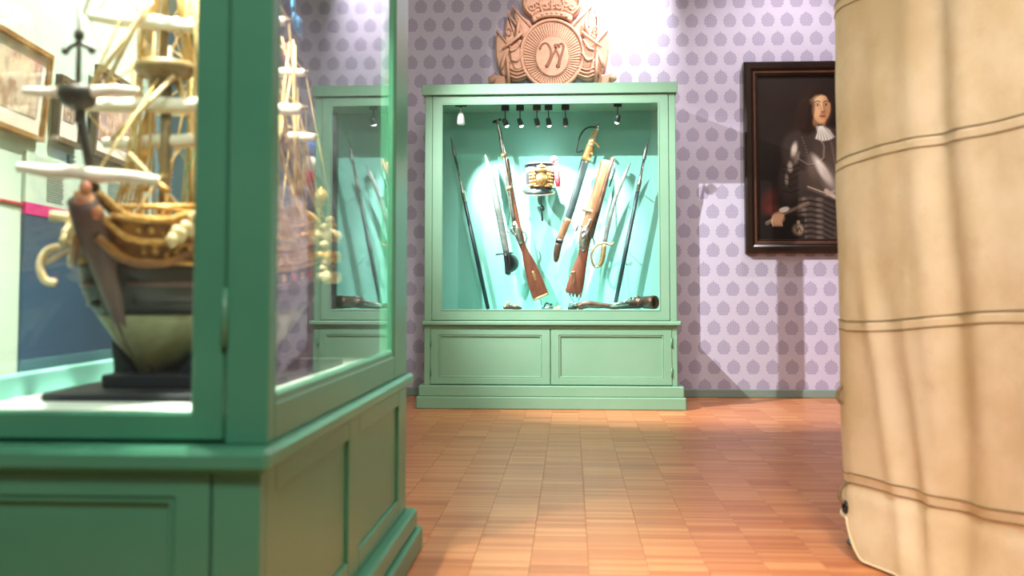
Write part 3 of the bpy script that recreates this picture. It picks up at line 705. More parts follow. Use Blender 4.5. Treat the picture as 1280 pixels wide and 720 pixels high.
# ------------------------------------------------------------------ carved coat of arms above the cabinet
EX, EZ, EY = -.147, 3.276, 8.235
def ep(cx, cy): return (EX + (cx - 595) / 6.547 * .00662, EZ - cy / 6.547 * .00664)
em = thing('carved_coat_of_arms', 'large carved wooden coat of arms with crown and W monogram above cabinet', 'carving', (EX, EY, 2.55))
def ept(l): return [ep(*p_) for p_ in l]
def both(name, pts, y0, y1, bev=.012, m='carved'):
    for k in (0, 1):
        p_ = ept(pts if k == 0 else [(1190 - a_, b_) for a_, b_ in pts])
        MB().plate(p_, y0, y1, bev).build(name, m, em)
both('rear_flag', spline([(225, 105), (215, 170), (205, 290), (240, 420), (330, 420), (330, 300), (270, 180), (225, 105)], 4)[:-1], EY - .045, EY)
both('upper_flag', spline([(268, 48), (290, 150), (330, 290), (400, 330), (440, 200), (350, 120), (268, 48)], 4)[:-1], EY - .055, EY)
both('leaf_flag', spline([(145, 250), (128, 340), (135, 470), (165, 575), (215, 620), (260, 520), (235, 360), (145, 250)], 4)[:-1], EY - .06, EY)
both('drum', spline([(235, 500), (250, 640), (330, 655), (400, 610), (380, 500), (300, 470), (235, 500)], 4)[:-1], EY - .07, EY)
both('banner_fold', spline([(240, 400), (260, 500), (290, 570), (350, 560), (370, 470), (320, 380), (240, 400)], 4)[:-1], EY - .085, EY)
both('cannon_butt', [(105, 600), (210, 620), (230, 690), (105, 690)], EY - .06, EY)
for k in (1, -1):
    fx = lambda a_: a_ if k == 1 else 1190 - a_
    def rod(name, pts, r_, y, m='carved'): MB().tube([(ep(fx(a_), b_)[0], y, ep(fx(a_), b_)[1]) for a_, b_ in pts], r_, 8).build(name, m, em)
    rod('flag_staff', [(270, 45), (420, 215)], .007, EY - .06); rod('flag_staff', [(145, 252), (330, 470)], .007, EY - .07); rod('flag_staff', [(228, 95), (290, 175), (360, 300)], .007, EY - .055)
    rod('sword_blade', [(185, 400), (230, 365), (320, 295), (350, 265)], [.004, .014, .016, .012], EY - .085)
    rod('sword_blade', [(325, 150), (318, 220), (300, 320)], [.008, .016, .012], EY - .085)
    rod('tassel', [(215, 430), (190, 520), (180, 570)], [.010, .018, .014], EY - .09); rod('tassel', [(225, 440), (235, 560), (240, 690)], [.008, .014, .016], EY - .09)
    rod('drape_cord', spline([(340, 330), (300, 400), (250, 420)], 4), .010, EY - .095); rod('drape_cord', spline([(350, 440), (310, 500), (260, 490)], 4), .010, EY - .095)
    for cy_ in (580, 610, 640): rod('drum_hoop', spline([(250, cy_ - 20), (310, cy_), (385, cy_ - 25)], 4), .007, EY - .085, 'carved')
    MB().tube([(ep(fx(240), 250)[0] + .022 * math.cos(q), EY - .06, ep(fx(240), 250)[1] + .030 * math.sin(q)) for q in [i * math.pi / 8 for i in range(17)]], .005, 6).build('wreath', 'carved', em)
    x_, z_ = ep(fx(100), 650); MB().lathe([(.0, 0), (.026, 0), (.032, .02), (.030, .05), (.0, .05)], 16, (x_, EY - .05, z_), (0, -1, 0)).build('cannon_muzzle', 'carved', em)
    for (a_, b_) in ((270, 45), (145, 250), (240, 88)):
        x_, z_ = ep(fx(a_), b_); MB().ball((x_, EY - .05, z_), .013, .010, .020).build('finial', 'carved', em)
ox, oz = ep(595, 445); RX, RZ = .264, .292
MB().plate(ell(ox, oz, RX, RZ, 64), EY - .075, EY, .01).build('shield', 'carved', em)
rm = MB(); rm.tube([(ox + (RX - .008) * math.cos(q), EY - .080, oz + (RZ - .008) * math.sin(q)) for q in [2 * math.pi * i / 64 for i in range(65)]], .014, 10, cap=False)
rm.build('shield_rim', 'carved', em)
dx_, dz_ = ep(597, 466)
for i in range(64):
    q = 2 * math.pi * (i + .5) / 64
    p0 = (dx_ + .142 * math.cos(q), dz_ + .170 * math.sin(q)); p1 = (ox + (RX - .03) * math.cos(q), oz + (RZ - .03) * math.sin(q))
    w0, w1 = .0052, .0095
    tx, tz = -math.sin(q), math.cos(q)
    rp = MB(); rp.plate([(p0[0] - tx * w0, p0[1] - tz * w0), (p1[0] - tx * w1, p1[1] - tz * w1), (p1[0] + tx * w1, p1[1] + tz * w1), (p0[0] + tx * w0, p0[1] + tz * w0)], EY - .086, EY - .07, .003)
    rp.build('ray', 'carved', em)
MB().plate(ell(dx_, dz_, .138, .166, 48), EY - .096, EY - .06, .006).build('monogram_disc', 'carved', em)
bd = MB()
for i in range(72):
    q = 2 * math.pi * i / 72; bd.ball((dx_ + .139 * math.cos(q), EY - .092, dz_ + .167 * math.sin(q)), .0045, n=6, m=4)
bd.build('beaded_edge', 'carved', em, kind='stuff')
mg = MB()
strokes = [[(495, 410), (502, 385), (525, 362), (555, 362), (580, 400), (588, 440), (580, 480), (560, 520), (545, 550)], [(545, 550), (556, 555), (575, 520), (600, 460), (625, 410), (618, 380), (625, 365)],
           [(640, 365), (625, 400), (640, 440), (655, 475), (648, 520), (632, 550)], [(632, 550), (650, 555), (660, 500), (680, 430), (690, 385), (675, 362), (655, 372), (650, 395)]]
for s_ in strokes:
    sp_ = spline([ep(*p_) for p_ in s_], 5)
    mg.tube([(x, EY - .097, z) for x, z in sp_], .0075, 6)
    mg.tube([(x + .006, EY - .097, z) for x, z in sp_], .0055, 6)
mg.build('monogram_letter', 'carved_dark', em)
# crown
bp = spline([(430, 135), (500, 100), (595, 88), (690, 100), (760, 135), (745, 180), (690, 150), (595, 138), (500, 150), (445, 180), (430, 135)], 4)[:-1]
MB().plate(ept(bp), EY - .10, EY, .01).build('crown_band', 'carved', em)
for cx_, cy_ in ((475, 142), (515, 122), (555, 113), (595, 110), (635, 113), (675, 122), (715, 142)):
    x_, z_ = ep(cx_, cy_); MB().ball((x_, EY - .102, z_), .013, .010, .010, 8, 6).build('crown_jewel', 'carved', em)
cp = spline([(430, 130), (375, 90), (345, 30), (365, -60), (470, -110), (595, -130), (720, -110), (825, -60), (845, 30), (815, 90), (760, 130), (690, 95), (595, 82), (500, 95), (430, 130)], 4)[:-1]
MB().plate(ept(cp), EY - .07, EY, .02).build('crown_cap', 'carved', em)
for (pts) in ([(440, 125), (380, 60), (375, -10), (450, -70)], [(750, 125), (810, 60), (815, -10), (740, -70)], [(520, 95), (500, 30), (530, -60)], [(670, 95), (690, 30), (660, -60)], [(595, 85), (595, 0), (595, -80)]):
    MB().tube([(x, EY - .075, z) for x, z in ept(spline(pts, 4))], .012, 8).build('crown_arch', 'carved', em)
for cx_, cy_ in ((480, 30), (595, 20), (710, 30), (540, 48), (650, 48), (430, 55), (760, 55)):
    x_, z_ = ep(cx_, cy_)
    MB().tube([(x_ + (.010 + .0035 * i) * math.cos(i * .8), EY - .085, z_ + (.008 + .003 * i) * math.sin(i * .8)) for i in range(9)], .005, 6).build('crown_curl', 'carved', em)

# ------------------------------------------------------------------ portrait
def P7(cx, cy): return (1.424 + (910 + cx / 2.667 - 929) * .00646, 2.743 - (60 + cy / 2.667 - 78) * .00658)
px0, px1, pz0, pz1 = 1.424, 2.70, 1.172, 2.743
pt = thing('portrait_painting', 'dark framed oil portrait of long haired man in armour on wallpaper', 'painting', ((px0 + px1) / 2, YW, pz0))
def frame_ring(inset0, inset1, y0, y1, bev):
    b_ = MB(); a0, a1, c0, c1 = px0 + inset0, px1 - inset0, pz0 + inset0, pz1 - inset0; w = inset1 - inset0
    o_ = [(a0, c0), (a1, c0), (a1, c1), (a0, c1)]; i_ = [(a0 + w, c0 + w), (a1 - w, c0 + w), (a1 - w, c1 - w), (a0 + w, c1 - w)]
    prof = [(0, y1), (0, y0 + bev), (.25, y0), (.75, y0), (1, y0 + bev), (1, y1)]
    vs = []
    for k in range(4):
        for f_, y in prof: vs.append((o_[k][0] + (i_[k][0] - o_[k][0]) * f_, y, o_[k][1] + (i_[k][1] - o_[k][1]) * f_))
    m_ = len(prof); fs = [(k * m_ + j, ((k + 1) % 4) * m_ + j, ((k + 1) % 4) * m_ + j + 1, k * m_ + j + 1) for k in range(4) for j in range(m_ - 1)]
    return b_.add(vs, fs)
frame_ring(0, .070, YW - .075, YW - .002, .012).build('outer_frame', 'ebony', pt)
frame_ring(.068, .100, YW - .060, YW - .004, .014).build('inner_moulding', 'ebony_brown', pt)
frame_ring(.098, .116, YW - .045, YW - .006, .006).build('slip', 'ebony', pt)

def paint(cx, cy):
    """oil portrait painted as colour on the flat canvas (coordinates: 2.667 units to the pixel)"""
    def S(v): h = v.lstrip('#'); return np.array([int(h[i:i + 2], 16) / 255 for i in (0, 2, 4)])
    img = np.zeros(cx.shape + (3,)); img[:] = S('#1d1512')
    rng = np.sin(cx * .031 + 1.3 * np.sin(cy * .023)) * np.sin(cy * .027 + cx * .011)
    img += (rng[..., None] * .012)
    def blend(a, col, k=1.0):
        img[:] = img * (1 - (a * k)[..., None]) + S(col) * (a * k)[..., None]
    def E(x, y, rx, ry, rot=0, soft=.15):
        c, s = math.cos(R(rot)), math.sin(R(rot)); u = ((cx - x) * c + (cy - y) * s) / rx; v = (-(cx - x) * s + (cy - y) * c) / ry
        return np.clip((1 - np.sqrt(u * u + v * v)) / soft + .5, 0, 1)
    def L(pts, w, soft=2.0):
        d = np.full(cx.shape, 1e9)
        for (x0, y0), (x1, y1) in zip(pts[:-1], pts[1:]):
            dx, dy = x1 - x0, y1 - y0; t_ = np.clip(((cx - x0) * dx + (cy - y0) * dy) / (dx * dx + dy * dy + 1e-9), 0, 1)
            d = np.minimum(d, np.hypot(cx - x0 - t_ * dx, cy - y0 - t_ * dy))
        return np.clip((w - d) / soft + .5, 0, 1)
    def P(pts, soft=3.0):
        ins = np.zeros(cx.shape, bool); n = len(pts)
        for i in range(n):
            (x0, y0), (x1, y1) = pts[i], pts[(i + 1) % n]
            if y0 == y1: continue
            ins ^= ((y0 > cy) != (y1 > cy)) & (cx < (x1 - x0) * (cy - y0) / (y1 - y0) + x0)
        e = L(pts + [pts[0]], 0, soft * 2)
        return np.where(ins, np.maximum(.5, 1 - e), np.minimum(.5, e))
    blend(E(230, 200, 150, 130, 0, .8), '#3a2a22', .5); blend(E(170, 130, 60, 20, 20, .7), '#2a1f1b', .8)
    # armoured body
    body = P([(190, 620), (205, 540), (170, 520), (160, 440), (185, 340), (215, 285), (270, 262), (330, 262), (400, 275), (460, 330), (490, 430), (480, 640), (190, 640)], 4)
    blend(body, '#221a17'); blend(body * E(310, 330, 110, 90, 0, .9), '#5a4a42', .7); blend(body * E(330, 440, 90, 90, 0, .9), '#57473e', .7)
    # pauldron and arm
    blend(E(228, 335, 52, 62, 20, .35), '#3e332e', .9); blend(E(218, 342, 10, 26, 12, .8), '#e6d6c8', .85); blend(E(226, 370, 8, 22, 20, .8), '#b9a598', .6)
    for i in range(6): blend(L([(178, 395 + 17 * i), (205, 402 + 17 * i), (235, 392 + 17 * i)], 1.5, 2.5), '#120c0a', .8)
    blend(E(205, 440, 36, 70, 5, .5), '#463a34', .5); blend(E(204, 398, 9, 18, 0, .8), '#cfc0b4', .7); blend(E(192, 440, 6, 20, 0, .9), '#a39286', .7)
    for i in range(5): blend(L([(178, 395 + 20 * i), (205, 404 + 20 * i), (232, 392 + 20 * i)], 1.2, 2.5), '#0f0a08', .7)
    for k_ in range(11): blend(E(246 + 3 * k_, 300 + 10 * k_, 2.2, 2.2, 0, .5), '#9a8a7c', .6)
    # right shoulder rim and breast plate
    blend(L([(232, 372), (262, 390), (295, 388), (316, 368), (318, 330), (305, 300)], 3.2, 3), '#8f7d70', .7)
    blend(L([(232, 376), (262, 395), (295, 393), (321, 372)], 1.2, 2), '#1a1210', .8)
    blend(E(312, 410, 15, 56, -33, .75), '#f2e6da', .95); blend(E(340, 450, 26, 60, -30, .9), '#93827a', .55); blend(E(275, 395, 18, 40, -20, .9), '#6f6058', .5)
    blend(L([(342, 318), (356, 400), (372, 480)], 3, 6), '#7d6c63', .6)
    # belt and fauld
    for o_ in (0, 9): blend(L([(262, 464 + o_), (320, 486 + o_), (390, 516 + o_)], 2.2, 2.5), '#b9a08c', .8)
    blend(L([(322, 478), (352, 500)], 7, 4), '#c9b6a2', .7); blend(L([(350, 478), (318, 498)], 5, 4), '#a8927e', .7)
    fau = P([(232, 490), (262, 470), (390, 522), (400, 640), (215, 640), (222, 560)], 3)
    blend(fau, '#2e2420', .85)
    for i in range(8):
        y_ = 498 + i * 18
        blend(fau * L([(228, y_ + 10), (270, y_ + 4), (310, y_ + 14), (352, y_ + 34)], 5, 7), '#6f6057', .32); blend(fau * L([(228, y_ + 18), (270, y_ + 12), (310, y_ + 22), (352, y_ + 42)], 1.3, 2), '#0e0907', .8)
        blend(fau * E(300, y_ + 8, 12, 7, 0, .8), '#b5a497', .25); blend(fau * E(248, y_ + 6, 8, 6, 0, .9), '#8f7f74', .4)
    blend(P([(352, 590), (385, 575), (395, 640), (345, 640)], 4), '#4f3a2c', .8)
    # table, red cloth, hand with baton
    blend(P([(108, 560), (250, 560), (250, 640), (108, 640)], 4), '#15100e', .8)
    blend(E(132, 512, 24, 44, 25, .9), '#5a1f1c', .6); blend(E(146, 540, 22, 16, -20, .9), '#6e2a22', .5)
    blend(L([(125, 585), (185, 550), (262, 520)], 7, 3), '#57463b'); blend(L([(125, 581), (262, 516)], 1.5, 3), '#8a7666', .7)
    blend(E(162, 568, 22, 20, -20, .4), '#b78a68'); blend(E(182, 540, 18, 9, -15, .4), '#d8cdc2', .9)
    for k_ in range(4): blend(L([(150 + 9 * k_, 560), (142 + 9 * k_, 578), (146 + 9 * k_, 592)], 4, 2.5), '#c79d7c', .9); blend(L([(155 + 9 * k_, 562), (147 + 9 * k_, 582)], 1, 2), '#6d4a36', .7)
    blend(E(228, 606, 22, 22, 0, .2), '#4e4034'); blend(E(228, 606, 16, 16, 0, .3), '#8a7662', .8); blend(L([(220, 596), (224, 614), (232, 600), (238, 614)], 2, 2), '#3a2e26', .8); blend(E(228, 582, 6, 7, 0, .3), '#9a8672', .8)
    # hair behind the head
    hair = E(305, 195, 52, 62, 5, .25); blend(hair, '#2b1a14'); blend(E(270, 240, 34, 52, 15, .3), '#2b1b15'); blend(E(348, 225, 22, 45, -8, .35), '#241611')
    for k_ in range(7): blend(L([(300 - 4 * k_, 150), (268 - 5 * k_, 185), (262 - 6 * k_, 225), (256 - 5 * k_, 270)], 1.3, 3), '#4a3024', .5)
    # neck, face
    blend(E(303, 248, 22, 26, 0, .3), '#9a6a48')
    blend(E(311, 205, 30, 47, 6, .16), '#d9a878'); blend(E(326, 210, 17, 40, 6, .9), '#a8734c', .55); blend(E(298, 178, 20, 18, 0, .9), '#efc79a', .7); blend(E(299, 218, 12, 16, 0, .9), '#eabb8e', .7); blend(E(312, 246, 12, 8, 0, .8), '#e2b084', .6)
    for x_, w_ in ((298, 9), (326, 7)):
        blend(L([(x_ - w_, 183), (x_, 179), (x_ + w_, 182)], 1.6, 2.5), '#4a2c1c', .8)
        blend(E(x_, 191, w_, 5, 0, .4), '#8c5c3e', .8); blend(E(x_, 191, w_ * .75, 3, 0, .3), '#e9d6c0', .9); blend(E(x_ + .5, 191, 3, 3.2, 0, .3), '#1f120c', .95)
    blend(L([(316, 185), (320, 205), (324, 214)], 2, 3), '#a46e48', .8); blend(L([(313, 186), (315, 208)], 2, 4), '#f3d2a8', .7); blend(E(317, 216, 8, 4, 0, .5), '#9a6242', .8)
    blend(E(315, 230, 10, 3.2, 3, .4), '#a8503f', .9); blend(L([(304, 229), (315, 230), (326, 229)], .8, 1.6), '#5e2a22', .8); blend(L([(306, 224), (315, 222), (324, 224)], 1.2, 2), '#7d5238', .6)
    blend(L([(275, 165), (290, 152), (312, 148), (332, 156), (341, 178)], 6, 6), '#281711', .9); blend(E(283, 205, 6, 30, 4, .6), '#5b3524', .6)
    # lace cravat
    blend(E(303, 265, 16, 8, 0, .4), '#3a2c26', .9)
    cr = P([(292, 262), (318, 262), (338, 275), (354, 300), (336, 310), (312, 314), (288, 304), (296, 284)], 3); blend(cr, '#c9bfb6')
    for k_ in range(6): blend(cr * L([(304 + 2 * k_, 264), (292 + 11 * k_, 308)], 1.6, 2.5), '#f6f0e8', .9); blend(cr * L([(307 + 2 * k_, 264), (298 + 11 * k_, 308)], .8, 2), '#7d7068', .7)
    return np.clip(img, 0, 1)
NXp, NZp = 200, 260
ix0, ix1, iz0, iz1 = px0 + .10, px1 - .10, pz0 + .10, pz1 - .10
gx, gz = np.meshgrid(np.linspace(ix0, ix1, NXp), np.linspace(iz0, iz1, NZp))
cxg = ((gx - 1.424) / .00646 + 929 - 910) * 2.667; cyg = ((2.743 - gz) / .00658 + 78 - 60) * 2.667
rgb = paint(cxg, cyg); rgb = np.where(rgb <= .04045, rgb / 12.92, ((rgb + .055) / 1.055) ** 2.4)
vs = [(float(a_), YW - .030, float(b_)) for a_, b_ in zip(gx.ravel(), gz.ravel())]
nv = len(vs)
pb = MB(); pb.add(vs, [(i * NXp + j, i * NXp + j + 1, (i + 1) * NXp + j + 1, (i + 1) * NXp + j) for i in range(NZp - 1) for j in range(NXp - 1)])
pm_ = NT('oil_paint'); at_ = pm_.new('ShaderNodeAttribute', attribute_name='paint'); pm_.base(at_.outputs['Color']); pm_.bsdf.inputs['Roughness'].default_value = .5; pm_.bsdf.inputs['Specular IOR Level'].default_value = .2
me = pb.mesh('painted_canvas'); me.materials.append(pm_.m)
ca = me.color_attributes.new('paint', 'FLOAT_COLOR', 'POINT')
ca.data.foreach_set('color', np.concatenate([rgb.reshape(-1, 3), np.ones((nv, 1))], 1).astype(np.float32).ravel())
o = bpy.data.objects.new('painted_canvas', me); COL.objects.link(o); o.parent = pt; o.matrix_parent_inverse = PINV[pt.name]
MB().box(ix0, ix1, YW - .029, YW - .004, iz0, iz1).build('stretcher', 'brown_frame', pt)

# ------------------------------------------------------------------ left wall: pictures and printed panels
wd = Vector((-.13, 1, 0)).normalized(); wn_ = Vector((wd.y, -wd.x, 0))
def wp(y, off, z): b_ = Vector((LW(y), y, z)) + wn_ * off; return b_
def wbox(b_, ya, yb, o0, o1, z0, z1, tilt=0.0):
    q = lambda y, o_, z: wp(y, o_ + tilt * (z - z0), z)
    vs = [q(y, o_, z) for z in (z0, z1) for y in (ya, yb) for o_ in (o0, o1)]
    return b_.add(vs, [(0, 2, 3, 1), (4, 5, 7, 6), (0, 1, 5, 4), (2, 6, 7, 3), (0, 4, 6, 2), (1, 3, 7, 5)])
def framed_print(label, ya, yb, z0, z1, fm, pm, w, mw, tilt):
    c = wp((ya + yb) / 2, 0, z0); t = thing('framed_print', label, 'picture', c, 'prints on the pale wall')
    b_ = MB(); 
    for (a0, a1, c0, c1) in ((ya, ya + w, z0, z1), (yb - w, yb, z0, z1), (ya + w, yb - w, z0, z0 + w), (ya + w, yb - w, z1 - w, z1)):
        q = lambda y, o_, z: wp(y, o_ + tilt * (z - z0), z)
        vs = [q(y, o_, z) for z in (c0, c1) for y in (a0, a1) for o_ in (.004, .028)]
        b_.add(vs, [(0, 2, 3, 1), (4, 5, 7, 6), (0, 1, 5, 4), (2, 6, 7, 3), (0, 4, 6, 2), (1, 3, 7, 5)])
    b_.build('frame', fm, t)
    def flat(name, ya_, yb_, o0, o1, za, zb, m):
        q = lambda y, o_, z: wp(y, o_ + tilt * (z - z0), z)
        vs = [q(y, o_, z) for z in (za, zb) for y in (ya_, yb_) for o_ in (o0, o1)]
        MB().add(vs, [(0, 2, 3, 1), (4, 5, 7, 6), (0, 1, 5, 4), (2, 6, 7, 3), (0, 4, 6, 2), (1, 3, 7, 5)]).build(name, m, t)
    flat('mount', ya + w * .8, yb - w * .8, .006, .014, z0 + w * .8, z1 - w * .8, 'mat_white')
    flat('print', ya + w + mw, yb - w - mw, .010, .016, z0 + w + mw * 1.25, z1 - w - mw * .8, pm)
framed_print('gold framed landscape print, nearest of three pictures on pale wall', 2.86, 3.40, 1.405, 1.715, 'oak_frame', 'print_a', .016, .045, .09)
framed_print('narrow dark brown framed print with tiny picture, middle of three', 3.51, 3.765, 1.43, 1.675, 'brown_frame', 'print_b', .020, .055, .06)
framed_print('brown framed map print behind the ship rigging, farthest of three', 3.90, 4.42, 1.43, 1.80, 'brown_frame', 'print_c', .022, .04, .05)
ip = thing('information_panel', 'wall panel with pale text area above magenta stripe and navy field', 'information panel', wp(4.2, 0, .3))
wbox(MB(), 3.29, 4.75, .0, .012, 1.185, 1.36).build('text_area', 'pale_green', ip)
wbox(MB(), 3.29, 4.75, .0, .014, 1.145, 1.185).build('magenta_stripe', 'magenta', ip)
wbox(MB(), 3.29, 4.75, .0, .012, .25, 1.145).build('navy_field', 'navy', ip)
tb = MB()
for (y0, y1, z0, z1) in ((3.47, 3.63, 1.205, 1.325), (3.80, 3.97, 1.205, 1.345), (4.12, 4.28, 1.205, 1.345), (3.68, 3.75, 1.365, 1.40)):
    z = z1
    while z > z0:
        wbox(tb, y0, y1 - random.random() * .03, .0, .0135, z - .0035, z); z -= .0085
tb.build('printed_text', 'print_grey', ip, kind='stuff')
wbox(MB(), 2.3, 3.285, .0, .008, 1.172, 1.180).build('thin_red_line', 'flag_red', ip)
bp_ = thing('exhibition_board', 'tall teal blue exhibition board behind the ship masts', 'board', wp(5.4, 0, .2))
wbox(MB(), 4.80, 6.6, .0, .02, .2, 2.25).build('board_face', 'sky_panel', bp_)
tb = MB(); z = 1.50
while z > 1.36: wbox(tb, 4.86, 5.12 - random.random() * .06, .018, .0215, z - .005, z); z -= .013
tb.build('printed_text', 'flag_white', bp_, kind='stuff')

# ------------------------------------------------------------------ ship model
sh = thing('ship_model', 'wooden sailing ship model with furled white sails inside the green case', 'ship model', (-.955, 2.02, .655), local=True)
sh.rotation_euler = (0, 0, R(-3.2))
LEN = 1.10
def stem_y(z): return np.interp(z, [.03, .12, .27, .40, .5], [.17, .06, -.03, -.09, -.11])
def stern_y(z): return np.interp(z, [.03, .2, .35, .55], [1.02, 1.04, 1.06, 1.12])
def rail_z(s): return .355 + .025 * (1 - s) ** 2 + .16 * max(0, s - .45) ** 1.6
def keel_z(s): return .045
def hull(s, t):
    z = keel_z(s) + t * (rail_z(s) - keel_z(s))
    B = .158 * min(1.0, (s / .20) ** .5 if s > 0 else 0) * (1 - .28 * max(0, s - .62) ** 1.3 / .38 ** 1.3)
    p_ = .28 + .75 * max(0, 1 - s / .22) + .9 * max(0, (s - .70) / .30)
    sh_ = min(1, (t / .52)) ** p_ if t > 0 else 0
    sh_ *= 1 - .16 * max(0, t - .55) / .45
    y = stem_y(z) * (1 - s) + stern_y(z) * s
    return B * sh_, y, z
def hull_band(name, t0, t1, m, off=0.0, s0=0.0, s1=1.0, ns=30, nt=8):
    b_ = MB()
    for sg in (-1, 1):
        b_.grid([[(sg * (hull(s, t)[0] + off + .004), hull(s, t)[1], hull(s, t)[2]) for t in np.linspace(t0, t1, nt)] for s in np.linspace(s0, s1, ns)])
    o = b_.build(name, m, sh); md = o.modifiers.new('planking', 'SOLIDIFY'); md.thickness = .006; md.offset = 0
    return o
hull_band('hull_bottom', 0, .40, 'ship_bottom')
hull_band('hull_side', .40, .74, 'ship_dark')
hull_band('upper_works', .74, 1.0, 'ship_wood', 0, .0, 1.0)
for t_, m_, r_ in ((.47, 'ship_dark', .007), (.60, 'ship_stem', .007), (.74, 'ship_gold', .006), (.86, 'ship_gold', .005), (1.0, 'ship_gold', .008)):
    for sg in (-1, 1):
        MB().tube([(sg * (hull(s, t_)[0] + .006), hull(s, t_)[1], hull(s, t_)[2]) for s in np.linspace(.01, 1, 34)], r_, 6).build('wale', m_, sh)
dk = MB(); dk.grid([[(u * hull(s, .80)[0], hull(s, .80)[1], hull(s, .80)[2]) for u in np.linspace(-1, 1, 7)] for s in np.linspace(.02, 1, 24)])
dk.build('deck', 'ship_wood', sh)
for sg in (-1, 1):
    for i in range(9):
        s = .16 + i * .085; x, y, z = hull(s, .67)
        MB().bbox(sg * (x + .006) - .006, sg * (x + .006) + .006, y - .011, y + .011, z - .010, z + .010, .002).build('gun_port', 'ship_gold' if i % 2 else 'flag_red', sh)
# stern
st = MB(); prof = [hull(1, t) for t in np.linspace(0, 1, 9)]
st.grid([[(u * p_[0], p_[1] + .01, p_[2]) for u in np.linspace(-1, 1, 7)] for p_ in prof]); st.build('transom', 'ship_stem', sh)
zt = rail_z(1)
tf = MB(); tf.plate(spline([(-.125, zt - .12), (-.12, zt - .02), (-.085, zt + .045), (-.03, zt + .075), (0, zt + .085), (.03, zt + .075), (.085, zt + .045), (.12, zt - .02), (.125, zt - .12)], 4), 1.115, 1.14, .006); tf.build('taffrail', 'ship_gold', sh)
for k, zz in enumerate((.27, .335, .40)):
    for sg in (-1, 1):
        b_ = MB(); b_.bbox(sg * .10 - .055, sg * .10 + .055, .98, 1.13, zz - .012, zz + .012, .008)
        for j in range(4): b_.ball((sg * .155, .995 + .038 * j, zz - .002), .016, .014, .02, 8, 6)
        b_.build('quarter_gallery', 'ship_cream' if k % 2 == 0 else 'ship_gold', sh)
    b_ = MB()
    for j in range(7): b_.ball((-.09 + .03 * j, 1.135, zz + .02), .012, .012, .018, 8, 6)
    b_.build('stern_carving', 'ship_cream', sh)
for sg in (-1, 0, 1):
    x = sg * .085; ln = MB(); ln.tube([(x, 1.13, zt + (.05 if sg else .08)), (x, 1.16, zt + (.085 if sg else .12))], .004, 6)
    ln.lathe([(.006, 0), (.018, .008), (.024, .03), (.018, .048), (.006, .056), (.0, .066)], 10, (x, 1.16, zt + (.085 if sg else .12))); ln.build('stern_lantern', 'ship_gold', sh)
# stem, figurehead and head rails
MB().tube([(0, .19, .04), (0, .08, .13), (0, -.02, .27), (0, -.085, .365), (0, -.115, .41)], [.015, .020, .027, .033, .030], 10).build('stem_post', 'ship_stem', sh)
MB().tube([(0, .17, .045), (0, 1.03, .045)], .014, 8).build('keel', 'ship_stem', sh)
fg = MB(); fg.ball((.006, -.115, .400), .022, .018, .026); fg.ball((.012, -.125, .430), .012, .012, .014); fg.ball((.024, -.105, .385), .012, .016, .016); fg.ball((-.020, -.105, .385), .012, .016, .016); fg.build('figurehead', 'ship_figure', sh)
for sg in (-1, 1):
    for k, zz in enumerate((.30, .345, .39)):
        pts = spline([(sg * .125, .10, zz + .01), (sg * .105, .03, zz - .012), (sg * .06, -.04, zz - .01), (sg * .022, -.095, zz + .035)], 5)
        MB().tube(pts, .007 if k else .009, 6).build('head_rail', ('ship_wood', 'ship_gold', 'ship_gold')[k], sh)
    cv = MB()
    for j in range(9):
        a_ = j / 8; cv.ball((sg * (.148 - .03 * a_), .13 - .10 * a_, .385 - .05 * a_ + .01 * (j % 2)), .014, .014, .017, 8, 6)
    for j in range(5): cv.ball((sg * .150, .11 + .02 * j, .30 + .004 * j), .011, .012, .013, 8, 6)
    cv.build('bow_carving', 'ship_cream', sh)
    MB().tube([(sg * .09, .12, .385), (sg * .175, .06, .392)], .011, 8).build('cathead', 'ship_cream', sh)
    an = MB(); ax_ = sg * .172; an.tube(spline([(ax_ - sg * .01, .085, .325), (ax_ + sg * .012, .07, .315), (ax_ + sg * .022, .06, .285), (ax_ + sg * .010, .06, .252), (ax_ - sg * .012, .07, .245)], 5), [.006] + [.009] * 19 + [.006], 8)
    an.tube([(ax_ + sg * .022, .06, .285), (ax_ - sg * .03, .10, .32)], .005, 6); an.build('anchor', 'ship_cream', sh)
    tr = MB()
    for k in range(8): tr.ball((sg * (hull(.22 + .03 * k, .72)[0] + .012), hull(.22 + .03 * k, .72)[1], hull(.22 + .03 * k, .72)[2] - .01), .007, n=8, m=5)
    tr.build('deadeye_row', 'ship_cream', sh)
fc_ = MB(); fc_.bbox(-.115, .115, .10, .135, .35, .385, .006); fc_.build('forecastle_bulkhead', 'ship_gold', sh)
rl = MB(); rl.tube([(-.135, .13, .415), (.135, .13, .415)], .006, 8)
for k in range(9): rl.tube([(-.128 + .032 * k, .13, .375), (-.128 + .032 * k, .13, .415)], .004, 6)
rl.build('forecastle_rail', 'ship_gold', sh)
bt = MB(); bt.bbox(-.07, .07, .33, .42, .335, .36, .004); bt.build('ship_boat', 'ship_stem', sh)

